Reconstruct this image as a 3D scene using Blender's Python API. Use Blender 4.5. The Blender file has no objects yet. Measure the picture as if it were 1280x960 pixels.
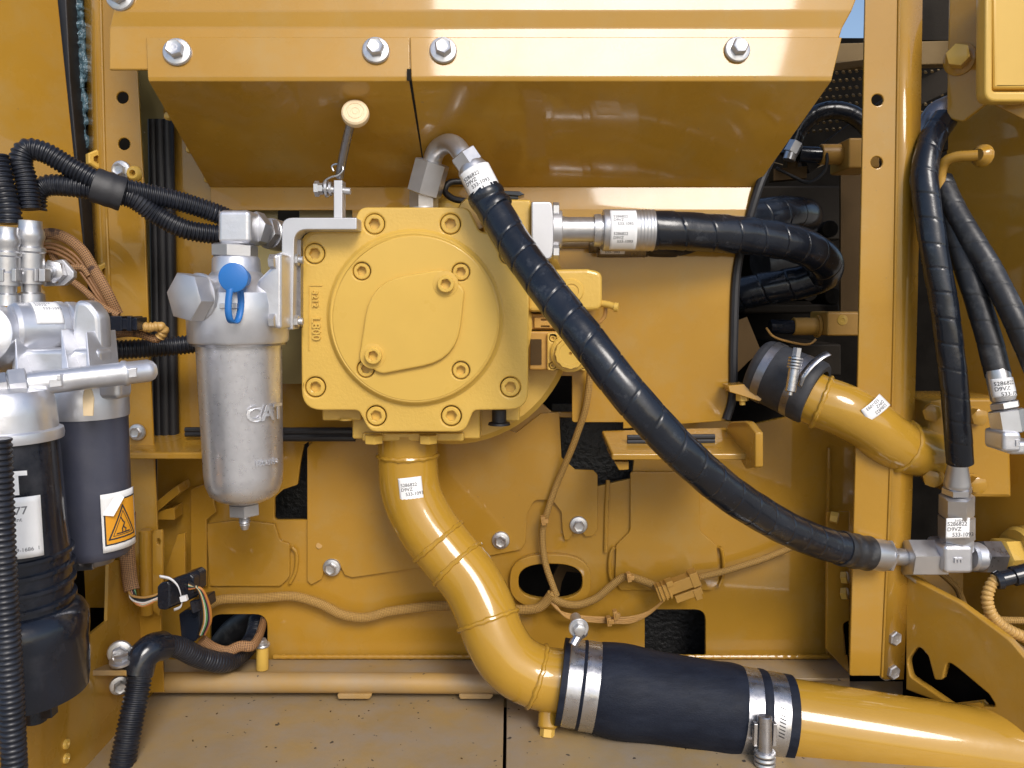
import bpy, bmesh, math, random
from math import radians, sin, cos, pi, tan, atan2
from mathutils import Vector, Matrix, Quaternion

random.seed(7)
scene = bpy.context.scene
C = scene.collection

# ------------------------------------------------------------------ camera
PITCH = radians(6.0)
CAM = Vector((0.0, -1.0, 0.0))
cam_data = bpy.data.cameras.new('camera')
cam = bpy.data.objects.new('camera', cam_data)
C.objects.link(cam)
cam.location = CAM
cam.rotation_euler = (pi / 2 - PITCH, 0, 0)
cam_data.sensor_width = 36.0
cam_data.lens = 36.0 * 1000.0 / 1280.0
cam_data.clip_start = 0.01
cam_data.clip_end = 2000.0
scene.camera = cam

# ------------------------------------------------------------------ world, sun, exposure
SUN_EL, SUN_AZ = radians(38.0), radians(20.0)       # azimuth: degrees to the right of straight behind the camera
world = bpy.data.worlds.new('World')
scene.world = world
world.use_nodes = True
wn = world.node_tree
bg = wn.nodes['Background']
sky = wn.nodes.new('ShaderNodeTexSky')
sky.sky_type = 'NISHITA'
sky.sun_disc = False
sky.sun_elevation = SUN_EL
to_sun = Vector((sin(SUN_AZ) * cos(SUN_EL), -cos(SUN_AZ) * cos(SUN_EL), sin(SUN_EL)))
sky.sun_rotation = atan2(to_sun.x, to_sun.y)
sky.air_density = 1.0
sky.dust_density = 2.0
wn.links.new(sky.outputs[0], bg.inputs[0])
bg.inputs[1].default_value = 0.12
sun_data = bpy.data.lights.new('sun', 'SUN')
sun_data.energy = 1.5
sun_data.angle = radians(22.0)
sun_data.color = (1.0, 0.96, 0.91)
sun = bpy.data.objects.new('sun', sun_data)
C.objects.link(sun)
sun.rotation_euler = (-to_sun).to_track_quat('-Z', 'Y').to_euler()
sun.location = to_sun * 5
scene.view_settings.view_transform = 'Standard'
scene.view_settings.look = 'None'
scene.view_settings.gamma = 1.0
scene.view_settings.exposure = 0.50

# ------------------------------------------------------------------ placing helpers
_c, _s = cos(PITCH), sin(PITCH)


def ray(px, py):
    a, b = (px - 640) * .001, (480 - py) * .001
    return Vector((a, _c + b * _s, -_s + b * _c))


def P(px, py, Y):
    d = ray(px, py)
    return CAM + d * ((Y + 1.0) / d.y)


def PZ(px, py, z):
    d = ray(px, py)
    return CAM + d * ((z - CAM.z) / d.z)


def PX(px, py, x):
    d = ray(px, py)
    return CAM + d * (x / d.x)


def S(n, px, py, Y):
    """length of n picture pixels at that place, in metres"""
    d = ray(px, py)
    return n * .001 * (Y + 1.0) / d.y


def PP(l):
    return [P(*q) for q in l]


class Plane:
    def __init__(s, a, b, c):
        a, b, c = [q if isinstance(q, Vector) else P(*q) for q in (a, b, c)]
        n = (b - a).cross(c - a).normalized()
        if n.dot(CAM - a) < 0:
            n = -n
        s.o, s.n = a, n
        ref = Vector((1, 0, 0)) if abs(n.x) < .9 else Vector((0, 1, 0))
        s.u = (ref - n * ref.dot(n)).normalized()
        s.v = n.cross(s.u).normalized()

    def at(s, px, py):
        d = ray(px, py)
        return CAM + d * ((s.o - CAM).dot(s.n) / d.dot(s.n))

    def uv(s, px, py):
        w = s.at(px, py) - s.o
        return Vector((w.dot(s.u), w.dot(s.v)))

    def off(s, d):
        q = Plane.__new__(Plane)
        q.o, q.n, q.u, q.v = s.o + s.n * d, s.n, s.u, s.v
        return q


def flat(Y):
    return Plane(Vector((0, Y, 0)), Vector((1, Y, 0)), Vector((0, Y, 1)))


def smooth_path(pts, step):
    """Catmull-Rom through the points, resampled at even steps"""
    pts = [Vector(p) for p in pts]
    if len(pts) == 2:
        dense = [pts[0].lerp(pts[1], i / 20) for i in range(21)]
    else:
        q = [pts[0] * 2 - pts[1]] + pts + [pts[-1] * 2 - pts[-2]]
        dense = []
        for i in range(1, len(q) - 2):
            p0, p1, p2, p3 = q[i - 1:i + 3]
            t0 = 0.0
            t1 = t0 + max((p1 - p0).length, 1e-6) ** .5
            t2 = t1 + max((p2 - p1).length, 1e-6) ** .5
            t3 = t2 + max((p3 - p2).length, 1e-6) ** .5
            for k in range(24):
                t = t1 + (t2 - t1) * k / 24
                a1 = p0 * ((t1 - t) / (t1 - t0)) + p1 * ((t - t0) / (t1 - t0))
                a2 = p1 * ((t2 - t) / (t2 - t1)) + p2 * ((t - t1) / (t2 - t1))
                a3 = p2 * ((t3 - t) / (t3 - t2)) + p3 * ((t - t2) / (t3 - t2))
                b1 = a1 * ((t2 - t) / (t2 - t0)) + a2 * ((t - t0) / (t2 - t0))
                b2 = a2 * ((t3 - t) / (t3 - t1)) + a3 * ((t - t1) / (t3 - t1))
                dense.append(b1 * ((t2 - t) / (t2 - t1)) + b2 * ((t - t1) / (t2 - t1)))
        dense.append(pts[-1])
    L = [0.0]
    for a, b in zip(dense, dense[1:]):
        L.append(L[-1] + (b - a).length)
    n = max(2, int(round(L[-1] / step)))
    out, j = [], 0
    for i in range(n + 1):
        s = L[-1] * i / n
        while j < len(L) - 2 and L[j + 1] < s:
            j += 1
        f = (s - L[j]) / max(L[j + 1] - L[j], 1e-9)
        out.append(dense[j].lerp(dense[j + 1], min(max(f, 0), 1)))
    return out, L[-1]


def hexr(th):
    return cos(pi / 6) / cos(((th) % (pi / 3)) - pi / 6)


class G:
    """collects shapes; build() links them as ONE mesh object"""

    def __init__(s):
        s.V, s.F, s.U = [], [], []

    def face(s, idx, uv=None):
        s.F.append(tuple(idx))
        s.U.append(uv)

    def tube(s, pts, r, seg=16, step=.006, rf=None, caps=True, raw=False):
        if raw:
            path = [Vector(p) for p in pts]
            L = sum((b - a).length for a, b in zip(path, path[1:]))
        else:
            path, L = smooth_path(pts, step)
        n = len(path)
        t = (path[1] - path[0]).normalized()
        ref = Vector((0, 0, 1)) if abs(t.z) < .8 else Vector((1, 0, 0))
        u = (ref - t * ref.dot(t)).normalized()
        base = len(s.V)
        d = 0.0
        for i, p in enumerate(path):
            t2 = (path[min(i + 1, n - 1)] - path[max(i - 1, 0)]).normalized()
            u = (u - t2 * u.dot(t2)).normalized()
            w = t2.cross(u)
            if i:
                d += (p - path[i - 1]).length
            rr = r(d / L) if callable(r) else r
            for k in range(seg):
                th = 2 * pi * k / seg
                q = rr * (rf(d, th, L) if rf else 1.0)
                s.V.append(p + (u * cos(th) + w * sin(th)) * q)
        ds = L / (n - 1)
        rc = r(.5) if callable(r) else r
        for i in range(n - 1):
            for k in range(seg):
                k2 = (k + 1) % seg
                a = base + i * seg
                b = a + seg
                v0, v1 = k * 2 * pi / seg * rc, (k + 1) * 2 * pi / seg * rc
                s.face((a + k, a + k2, b + k2, b + k), ((i * ds, v0), (i * ds, v1), ((i + 1) * ds, v1), ((i + 1) * ds, v0)))
        if caps:
            s.face([base + k for k in range(seg)][::-1])
            s.face([base + (n - 1) * seg + k for k in range(seg)])
        return s

    def lathe(s, o, axis, prof, seg=28, rot=0.0, ref=None):
        """prof: (height along axis, radius[, 'hex'])"""
        o, a = Vector(o), Vector(axis).normalized()
        if ref is None:
            ref = Vector((0, 0, 1)) if abs(a.z) < .8 else Vector((1, 0, 0))
        u = (ref - a * ref.dot(a)).normalized()
        w = a.cross(u)
        base = len(s.V)
        rows = []
        for q in prof:
            h, r = q[0], q[1]
            hx = len(q) > 2
            if r <= 1e-7:
                rows.append([len(s.V)])
                s.V.append(o + a * h)
                continue
            row = []
            for k in range(seg):
                th = 2 * pi * k / seg + rot
                rr = r * (hexr(th) / cos(pi / 6) if hx else 1)
                row.append(len(s.V))
                s.V.append(o + a * h + (u * cos(th) + w * sin(th)) * rr)
            rows.append(row)
        for A, B in zip(rows, rows[1:]):
            for k in range(seg):
                k2 = (k + 1) % seg
                if len(A) == 1 and len(B) == 1:
                    continue
                if len(A) == 1:
                    s.face((A[0], B[k2], B[k]))
                elif len(B) == 1:
                    s.face((A[k], A[k2], B[0]))
                else:
                    s.face((A[k], A[k2], B[k2], B[k]))
        return s

    def cyl(s, a, b, r, seg=24, ch=.0, r2=None):
        a, b = Vector(a), Vector(b)
        h = (b - a).length
        r2 = r if r2 is None else r2
        if ch:
            pr = [(0, 0), (0, r - ch), (ch, r), (h - ch, r2), (h, r2 - ch), (h, 0)]
        else:
            pr = [(0, 0), (0, r), (h, r2), (h, 0)]
        return s.lathe(a, b - a, pr, seg)

    def hex(s, a, b, r, rot=0.0, ch=.12, ref=None):
        a, b = Vector(a), Vector(b)
        h = (b - a).length
        c = min(ch * r, h * .3)
        return s.lathe(a, b - a, [(0, 0), (0, r - c), (c * .6, r), (h - c * .6, r), (h, r - c), (h, 0)], 6, rot, ref)

    def box(s, c, u, v, w):
        """centre and three half-edge vectors"""
        c, u, v, w = map(Vector, (c, u, v, w))
        b = len(s.V)
        for i in (-1, 1):
            for j in (-1, 1):
                for k in (-1, 1):
                    s.V.append(c + u * i + v * j + w * k)
        for f in ((0, 1, 3, 2), (4, 6, 7, 5), (0, 4, 5, 1), (2, 3, 7, 6), (0, 2, 6, 4), (1, 5, 7, 3)):
            s.face([b + q for q in f])
        return s

    def pbox(s, x0, y0, x1, y1, Y0, Y1):
        """front face fills the pixel rectangle at depth Y0, straight back to Y1"""
        return s.prism([P(x0, y0, Y0), P(x1, y0, Y0), P(x1, y1, Y0), P(x0, y1, Y0)], Vector((0, Y1 - Y0, 0)))

    def prism(s, pts, d):
        b = len(s.V)
        n = len(pts)
        s.V += [Vector(p) for p in pts] + [Vector(p) + d for p in pts]
        s.face(range(b, b + n))
        s.face(range(b + 2 * n - 1, b + n - 1, -1))
        for i in range(n):
            j = (i + 1) % n
            s.face((b + i, b + n + i, b + n + j, b + j))
        return s

    def quads(s, rows):
        """sheet through rows of points"""
        b = len(s.V)
        m = len(rows[0])
        for r in rows:
            s.V += [Vector(p) for p in r]
        for i in range(len(rows) - 1):
            for k in range(m - 1):
                s.face((b + i * m + k, b + i * m + k + 1, b + (i + 1) * m + k + 1, b + (i + 1) * m + k))
        return s

    def build(s, name, mat, parent=None, **k):
        return mk(name, s.V, s.F, mat, parent, uvs=s.U if any(s.U) else None, **k)


WLD = {}


def tag(o, label=None, cat=None, group=None, kind=None):
    if label:
        o['label'] = label
    if cat:
        o['category'] = cat
    if group:
        o['group'] = group
    if kind:
        o['kind'] = kind
    return o


def attach(o, parent, w):
    C.objects.link(o)
    w = Vector(w)
    if parent is not None:
        o.parent = parent
        o.location = w - WLD[parent.name]
    else:
        o.location = w
    WLD[o.name] = w
    return o


def thing(name, label, cat, loc, group=None):
    o = bpy.data.objects.new(name, None)
    o.empty_display_size = .02
    attach(o, None, loc)
    return tag(o, label, cat, group)


def finish(me, ang, bev):
    me.polygons.foreach_set('use_smooth', [True] * len(me.polygons))
    if not bev:
        me.set_sharp_from_angle(angle=radians(ang))


def mk(name, V, F, mat, parent=None, uvs=None, ang=35, bev=0, solid=0, label=None, cat=None, group=None, kind=None, recalc=True):
    lo = Vector((min(v.x for v in V), min(v.y for v in V), min(v.z for v in V)))
    hi = Vector((max(v.x for v in V), max(v.y for v in V), max(v.z for v in V)))
    c = (lo + hi) / 2
    me = bpy.data.meshes.new(name)
    me.from_pydata([v - c for v in V], [], F)
    if uvs:
        l = me.uv_layers.new(name='UVMap')
        flatuv = []
        for f, u in zip(F, uvs):
            for i in range(len(f)):
                flatuv += list(u[i]) if u else [0, 0]
        l.data.foreach_set('uv', flatuv)
    if recalc:
        bm = bmesh.new()
        bm.from_mesh(me)
        bmesh.ops.recalc_face_normals(bm, faces=bm.faces)
        bm.to_mesh(me)
        bm.free()
    finish(me, ang, bev)
    me.materials.append(M[mat])
    o = bpy.data.objects.new(name, me)
    attach(o, parent, c)
    if solid:
        m = o.modifiers.new('solid', 'SOLIDIFY')
        m.thickness = solid
        m.offset = 0
    if bev:
        m = o.modifiers.new('bevel', 'BEVEL')
        m.width = bev
        m.segments = 2
        m.limit_method = 'ANGLE'
        m.angle_limit = radians(28)
        m.harden_normals = True
    return tag(o, label, cat, group, kind)


def copy_of(src, name, parent, w, axis=None, roll=0.0, scale=1.0, mat=None):
    """a copy sharing mesh data, its own +Z turned to axis"""
    o = src.copy()
    o.name = name
    for k in ('label', 'category', 'group', 'kind'):
        if k in o:
            del o[k]
    o.parent = None
    o.modifiers.clear() if False else None
    attach(o, parent, w)
    if axis is not None:
        o.rotation_mode = 'QUATERNION'
        o.rotation_quaternion = Vector(axis).normalized().to_track_quat('Z', 'Y') @ Quaternion((0, 0, 1), roll)
    o.scale = (scale,) * 3
    return o


def rounded(pts, n=6):
    """corner radii in the third item"""
    out = []
    m = len(pts)
    for i, q in enumerate(pts):
        p = Vector(q[:2])
        r = q[2] if len(q) > 2 else 0
        a, b = Vector(pts[i - 1][:2]) - p, Vector(pts[(i + 1) % m][:2]) - p
        if r <= 0 or a.length < 1e-6 or b.length < 1e-6:
            out.append(p)
            continue
        ang = a.angle(b, pi)
        if ang > pi - .02:
            out.append(p)
            continue
        d = min(r / tan(ang / 2), a.length * .49, b.length * .49)
        a, b = p + a.normalized() * d, p + b.normalized() * d
        for k in range(n + 1):
            t = k / n
            out.append(a * (1 - t) ** 2 + p * (2 * t * (1 - t)) + b * t * t)
    return out


def circ(x, y, r, n=24, ry=None):
    ry = r if ry is None else ry
    return [(x + r * cos(2 * pi * k / n), y + ry * sin(2 * pi * k / n)) for k in range(n)]


def area2(p):
    return sum(p[i - 1].x * p[i].y - p[i].x * p[i - 1].y for i in range(len(p)))


def plate(name, outline, plane, t, mat, parent=None, holes=(), bev=.0012, **k):
    """flat plate cut to an outline (pixels on that plane), with real holes; its front lies on the plane"""
    if not isinstance(plane, Plane):
        plane = flat(plane)
    cu = bpy.data.curves.new('tmp', 'CURVE')
    cu.dimensions = '2D'
    cu.fill_mode = 'BOTH'
    cu.extrude = max(t / 2 - bev, 0)
    cu.bevel_depth = bev
    cu.bevel_resolution = 2
    cu.offset = -bev
    loops = [[plane.uv(*q) for q in rounded(l)] for l in [outline] + list(holes)]
    for i, l in enumerate(loops):
        if (area2(l) > 0) == (i == 0):
            l.reverse()
        sp = cu.splines.new('POLY')
        sp.points.add(len(l) - 1)
        for pt, q in zip(sp.points, l):
            pt.co = (q.x, q.y, 0, 1)
        sp.use_cyclic_u = True
    ob = bpy.data.objects.new('tmp', cu)
    me = bpy.data.meshes.new_from_object(ob)
    V = [plane.o + plane.u * v.co.x + plane.v * v.co.y + plane.n * (v.co.z - t / 2) for v in me.vertices]
    F = [tuple(f.vertices) for f in me.polygons]
    bpy.data.objects.remove(ob)
    bpy.data.curves.remove(cu)
    bpy.data.meshes.remove(me)
    return mk(name, V, F, mat, parent, ang=28, **k)


def lettering(name, parent, mat, items, fn, thick=.0002, bold=0.0):
    """items: (text, size, u, v[, align]); fn maps (u, v, h) to the world"""
    V, F = [], []
    for it in items:
        cu = bpy.data.curves.new('tmp', 'FONT')
        cu.body = it[0]
        cu.size = it[1]
        cu.align_x = it[4] if len(it) > 4 else 'LEFT'
        cu.extrude = thick
        cu.offset = bold * it[1]
        cu.resolution_u = 3
        ob = bpy.data.objects.new('tmp', cu)
        me = bpy.data.meshes.new_from_object(ob)
        b = len(V)
        V += [fn(it[2] + v.co.x, it[3] + v.co.y, v.co.z + thick) for v in me.vertices]
        F += [tuple(b + i for i in f.vertices) for f in me.polygons]
        bpy.data.objects.remove(ob)
        bpy.data.curves.remove(cu)
        bpy.data.meshes.remove(me)
    return mk(name, V, F, mat, parent, ang=30)


def on_plane(o, u, v):
    o, u, v = Vector(o), Vector(u).normalized(), Vector(v).normalized()
    n = u.cross(v)
    return lambda a, b, h: o + u * a + v * b + n * h


def on_cyl(c, A, F, r, U):
    """bent round a cylinder: c on the axis, axis A, middle facing F, text running along U"""
    c, A, F, U = Vector(c), Vector(A).normalized(), Vector(F), Vector(U)
    F = (F - A * F.dot(A)).normalized()
    U = (U - F * U.dot(F)).normalized()
    V = F.cross(U)
    T = A.cross(F)

    def f(a, b, h):
        d = U * a + V * b
        s, q = d.dot(A), d.dot(T) / r
        return c + A * s + (F * cos(q) + T * sin(q)) * (r + h)
    return f


def sticker(parent, fn, w, h, items, name='label', mat='paper', ink='ink', nu=10, nv=10, code=None):
    g = G()
    g.quads([[fn(-w / 2 + w * i / nu, h / 2 - h * j / nv, .0004) for i in range(nu + 1)] for j in range(nv + 1)])
    lab = g.build(name, mat, parent, recalc=False)
    m = lab.modifiers.new('solid', 'SOLIDIFY')
    m.thickness = .0002
    if items:
        lettering('lettering', lab, ink, items, lambda a, b, q: fn(a, b, q + .00055), .00005, .01)
    return lab


PART = [('5286822', 1.0), ('D9VZ', 1.0), ('533-1093', 1.0)]


def part_items(w, h, sz, x=None):
    x = -w * .42 if x is None else x
    return [('5286822', sz, x, h * .12), ('D9VZ', sz, x, h * .12 - sz * .95), ('533-1093', sz, x + sz * .9, h * .12 - sz * 1.95)]

# ------------------------------------------------------------------ materials (all procedural)
M = {}


def mat(name, col, rough=.4, metal=0.0, bump=None, var=.06, vscale=6.0, spec=.5, coat=0.0, speck=None, rvar=.0, dirt=None, stretch=None):
    m = bpy.data.materials.new(name)
    m.use_nodes = True
    nt = m.node_tree
    N, L = nt.nodes, nt.links
    b = N['Principled BSDF']
    b.inputs['Metallic'].default_value = metal
    b.inputs['Roughness'].default_value = rough
    b.inputs['Specular IOR Level'].default_value = spec
    b.inputs['Coat Weight'].default_value = coat
    b.inputs['Coat Roughness'].default_value = .05
    tc = N.new('ShaderNodeTexCoord')
    oi = N.new('ShaderNodeObjectInfo')
    add = N.new('ShaderNodeVectorMath')
    add.operation = 'ADD'
    mul = N.new('ShaderNodeVectorMath')
    mul.operation = 'SCALE'
    comb = N.new('ShaderNodeCombineXYZ')
    L.new(oi.outputs['Random'], comb.inputs[0])
    L.new(oi.outputs['Random'], comb.inputs[1])
    L.new(comb.outputs[0], mul.inputs[0])
    mul.inputs['Scale'].default_value = 37.0
    L.new(tc.outputs['Object'], add.inputs[0])
    L.new(mul.outputs[0], add.inputs[1])
    vec = add.outputs[0]
    if stretch:
        mp = N.new('ShaderNodeMapping')
        mp.inputs['Scale'].default_value = stretch
        L.new(vec, mp.inputs[0])
        vec = mp.outputs[0]

    def noise(sc, det=3.0, rg=.55):
        n = N.new('ShaderNodeTexNoise')
        n.inputs['Scale'].default_value = sc
        n.inputs['Detail'].default_value = det
        n.inputs['Roughness'].default_value = rg
        L.new(vec, n.inputs['Vector'])
        return n.outputs['Fac']

    def ramp(fac, a, b_, ca=(0, 0, 0, 1), cb=(1, 1, 1, 1)):
        r = N.new('ShaderNodeValToRGB')
        r.color_ramp.elements[0].position = a
        r.color_ramp.elements[1].position = b_
        r.color_ramp.elements[0].color = ca
        r.color_ramp.elements[1].color = cb
        L.new(fac, r.inputs[0])
        return r.outputs[0]

    def mix(fac, a, c2):
        x = N.new('ShaderNodeMix')
        x.data_type = 'RGBA'
        if isinstance(fac, float):
            x.inputs[0].default_value = fac
        else:
            L.new(fac, x.inputs[0])
        for s, v in ((6, a), (7, c2)):
            if isinstance(v, tuple):
                x.inputs[s].default_value = v
            else:
                L.new(v, x.inputs[s])
        return x.outputs[2]
    c = tuple(col) + (1,)
    lo = tuple(q * (1 - var) for q in col) + (1,)
    hi = tuple(min(1, q * (1 + var)) for q in col) + (1,)
    out = ramp(noise(vscale, 4), .3, .7, lo, hi)
    if dirt:            # (colour, scale, from, to, strength): patches of dust with a shape of their own
        f = ramp(noise(dirt[1], 6, .65), dirt[2], dirt[3], (0, 0, 0, 1), (dirt[4],) * 3 + (1,))
        out = mix(f, out, tuple(dirt[0]) + (1,))
    if speck:           # (colour, scale, threshold)
        f = ramp(noise(speck[1], 2, .5), speck[2], speck[2] + .02)
        out = mix(f, out, tuple(speck[0]) + (1,))
    L.new(out, b.inputs['Base Color'])
    if rvar:
        r = ramp(noise(vscale * 3, 5), .3, .75, (max(rough - rvar, .02),) * 3 + (1,), (min(rough + rvar, 1),) * 3 + (1,))
        L.new(r, b.inputs['Roughness'])
    if bump:            # [(scale, distance), ...]
        prev = None
        for sc, dist in bump:
            bp = N.new('ShaderNodeBump')
            bp.inputs['Strength'].default_value = 1.0
            bp.inputs['Distance'].default_value = dist
            L.new(noise(sc, 2), bp.inputs['Height'])
            if prev:
                L.new(prev, bp.inputs['Normal'])
            prev = bp.outputs[0]
        L.new(prev, b.inputs['Normal'])
    M[name] = m
    return m


YEL = (.39, .207, .025)
mat('yellow', YEL, .28, spec=.14, bump=[(9, .0007), (55, .00010), (420, .00003)], var=.06, vscale=5, coat=.75, rvar=.09, dirt=((.37, .25, .09), 16, .48, .78, .5), speck=((.30, .17, .04), 160, .76))
mat('yellow_cast', (.61, .390, .080), .34, spec=.22, bump=[(30, .0006), (260, .00045)], var=.06, vscale=12, coat=.6, rvar=.08)
mat('yellow_smooth', (.61, .390, .080), .32, spec=.22, bump=[(60, .00012), (420, .00005)], var=.05, vscale=9, coat=.4, rvar=.05)
mat('yellow_pipe', (.43, .240, .028), .24, spec=.18, bump=[(24, .0006), (90, .00018), (300, .00006)], var=.07, vscale=9, coat=.95, rvar=.06)
mat('yellow_dusty', (.36, .22, .07), .55, bump=[(60, .0003), (500, .00008)], var=.10, vscale=8, rvar=.12,
    dirt=((.29, .24, .18), 9, .40, .68, .75), speck=((.10, .07, .05), 90, .74))
mat('floor_paint', (.34, .230, .095), .50, bump=[(40, .0004), (400, .0001)], var=.10, vscale=7, rvar=.15,
    dirt=((.29, .245, .20), 13, .36, .66, .75), speck=((.06, .05, .04), 110, .72))
mat('yellow_part', (.46, .25, .05), .42, bump=[(200, .0001)], var=.10, vscale=30)
mat('olive_sheet', (.34, .28, .12), .38, bump=[(300, .00008)], var=.10, vscale=12, coat=.2, speck=((.6, .55, .4), 140, .74))
mat('recess_dark', (.018, .014, .010), .6, spec=.10, bump=[(120, .0003)], var=.3, vscale=10)  # dark tone for recessed parts, their shade put into the colour
mat('brown_bay', (.075, .045, .018), .6, spec=.12, bump=[(60, .0003)], var=.2, vscale=8)  # brown, darkened to hold some of the bay's shade
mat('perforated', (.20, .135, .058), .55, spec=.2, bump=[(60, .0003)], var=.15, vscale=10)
mat('recess_shade', (.007, .006, .005), .8, spec=.02, bump=[(90, .0005)], var=.4, vscale=12)  # darkness of bays and openings put into the colour, sheen nearly off
mat('foam', (.07, .13, .17), .30, bump=[(170, .004)], var=.4, vscale=80)  # black foam, blue sky sheen put into the base colour
mat('bitumen', (.014, .014, .014), .45, bump=[(140, .0025), (500, .0006)], var=.3, vscale=40)
mat('rubber', (.022, .023, .027), .62, bump=[(260, .0002)], var=.25, vscale=12, rvar=.08, dirt=((.075, .08, .095), 14, .42, .8, .8))
mat('seal_rubber', (.016, .016, .019), .5, bump=[(200, .0002)], var=.25, vscale=20)
mat('sleeve_rubber', (.008, .011, .021), .60, spec=.2, bump=[(340, .00035), (30, .0005)], var=.25, vscale=14, rvar=.06,
    dirt=((.022, .028, .044), 18, .42, .8, .7), stretch=(1, 3, 3))
mat('guard', (.009, .012, .019), .23, bump=[(35, .0006), (240, .0001)], var=.3, vscale=15, rvar=.08, dirt=((.08, .085, .095), 60, .58, .74, .55))  # bluish base holds some of the blue sky sheen
mat('guard_dull', (.018, .018, .020), .46, bump=[(45, .0008), (240, .0002)], var=.3, vscale=15, rvar=.1, dirt=((.09, .09, .09), 50, .52, .72, .6))
mat('conduit', (.011, .013, .020), .38, bump=[(90, .0002)], var=.3, vscale=25, rvar=.08, dirt=((.08, .08, .085), 30, .52, .76, .4))
mat('black_plastic', (.010, .013, .021), .17, bump=[(160, .00015)], var=.3, vscale=18, rvar=.08, dirt=((.07, .07, .08), 22, .52, .78, .5))
mat('canister_grey', (.052, .056, .082), .36, bump=[(160, .00015)], var=.2, vscale=12, rvar=.06, dirt=((.10, .10, .12), 18, .5, .8, .5))
mat('alu_cast', (.64, .65, .69), .38, metal=.78, bump=[(800, .00010), (70, .0003)], var=.06, vscale=25, rvar=.08)
mat('alu_blast', (.68, .68, .71), .33, metal=.80, bump=[(420, .000025)], var=.04, vscale=60, rvar=.08)
mat('alu_plate', (.58, .58, .60), .44, metal=.8, bump=[(500, .00004)], var=.05, vscale=20, rvar=.06)
mat('zinc', (.56, .56, .575), .36, metal=.85, bump=[(600, .00003), (50, .0002)], var=.06, vscale=40, rvar=.06)
mat('bolt_zinc', (.56, .56, .57), .36, metal=.8, bump=[(500, .00004)], var=.10, vscale=60, rvar=.1)
mat('steel_dark', (.28, .27, .28), .34, metal=.9, bump=[(200, .0001)], var=.15, vscale=40, rvar=.1)
mat('stainless', (.48, .48, .50), .30, metal=.95, bump=[(60, .0004), (400, .00005)], var=.10, vscale=30, rvar=.12)
mat('blue_plastic', (.018, .15, .46), .42, bump=[(300, .0001)], var=.08, vscale=20)
mat('paper', (.82, .82, .82), .5, var=.03, vscale=60)
mat('ink', (.03, .03, .035), .6, var=.1)
mat('ink_soft', (.16, .16, .17), .6, var=.1)
mat('label_orange', (.75, .33, .02), .4, var=.05)
mat('cable_brown', (.24, .115, .045), .6, var=.2, vscale=60)
mat('cap_cream', (.74, .58, .36), .4, var=.08, vscale=30, bump=[(200, .0001)])
mat('tie_white', (.72, .72, .74), .45, var=.05)
mat('wire_tan', (.46, .25, .07), .4, var=.15, vscale=60)
mat('wire_white', (.70, .66, .60), .4, var=.1)
mat('wire_pink', (.62, .26, .16), .4, var=.1)
mat('wire_black', (.015, .015, .017), .45, var=.2)
mat('wire_green', (.10, .28, .12), .4, var=.1)
mat('wire_orange', (.50, .20, .04), .4, var=.1)
mat('wire_purple', (.22, .07, .10), .4, var=.1)
mat('ground_dust', (.40, .35, .28), .9, var=.15, vscale=.6)
mat('tan_conduit', (.50, .30, .09), .45, var=.12, vscale=50, bump=[(200, .0002)])


def braid(name, c1, c2, c3, size=.0024):
    """woven sleeving: two families of strands crossing, in the tube's own length/round coordinates"""
    m = bpy.data.materials.new(name)
    m.use_nodes = True
    nt = m.node_tree
    N, L = nt.nodes, nt.links
    b = N['Principled BSDF']
    b.inputs['Roughness'].default_value = .7
    uv = N.new('ShaderNodeUVMap')
    sep = N.new('ShaderNodeSeparateXYZ')
    L.new(uv.outputs[0], sep.inputs[0])

    def math_(op, a, c):
        q = N.new('ShaderNodeMath')
        q.operation = op
        for i, v in ((0, a), (1, c)):
            if isinstance(v, (int, float)):
                q.inputs[i].default_value = v
            else:
                L.new(v, q.inputs[i])
        return q.outputs[0]
    k = 2 * pi / size
    A = math_('SINE', math_('MULTIPLY', math_('ADD', sep.outputs[0], sep.outputs[1]), k), 0)
    B = math_('SINE', math_('MULTIPLY', math_('SUBTRACT', sep.outputs[0], sep.outputs[1]), k), 0)
    h = math_('MULTIPLY', A, B)
    h1 = math_('ADD', math_('MULTIPLY', h, .5), .5)
    r = N.new('ShaderNodeValToRGB')
    r.color_ramp.elements[0].position = .12
    r.color_ramp.elements[0].color = tuple(c2) + (1,)
    r.color_ramp.elements[1].position = .62
    r.color_ramp.elements[1].color = tuple(c1) + (1,)
    L.new(h1, r.inputs[0])
    n = N.new('ShaderNodeTexNoise')
    n.inputs['Scale'].default_value = 60
    tc = N.new('ShaderNodeTexCoord')
    L.new(tc.outputs['Object'], n.inputs['Vector'])
    r2 = N.new('ShaderNodeValToRGB')
    r2.color_ramp.elements[0].position = .60
    r2.color_ramp.elements[1].position = .70
    L.new(n.outputs['Fac'], r2.inputs[0])
    x = N.new('ShaderNodeMix')
    x.data_type = 'RGBA'
    L.new(r2.outputs[0], x.inputs[0])
    L.new(r.outputs[0], x.inputs[6])
    x.inputs[7].default_value = tuple(c3) + (1,)
    L.new(x.outputs[2], b.inputs['Base Color'])
    bp = N.new('ShaderNodeBump')
    bp.inputs['Distance'].default_value = .0006
    L.new(h1, bp.inputs['Height'])
    L.new(bp.outputs[0], b.inputs['Normal'])
    M[name] = m


braid('braid_tan', (.42, .245, .060), (.19, .100, .025), (.33, .19, .05), .0048)
braid('braid_brown', (.36, .19, .08), (.10, .05, .025), (.06, .03, .02), .0052)

# ------------------------------------------------------------------ shared fasteners
TOC = Vector((0, -1, 0))


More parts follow.
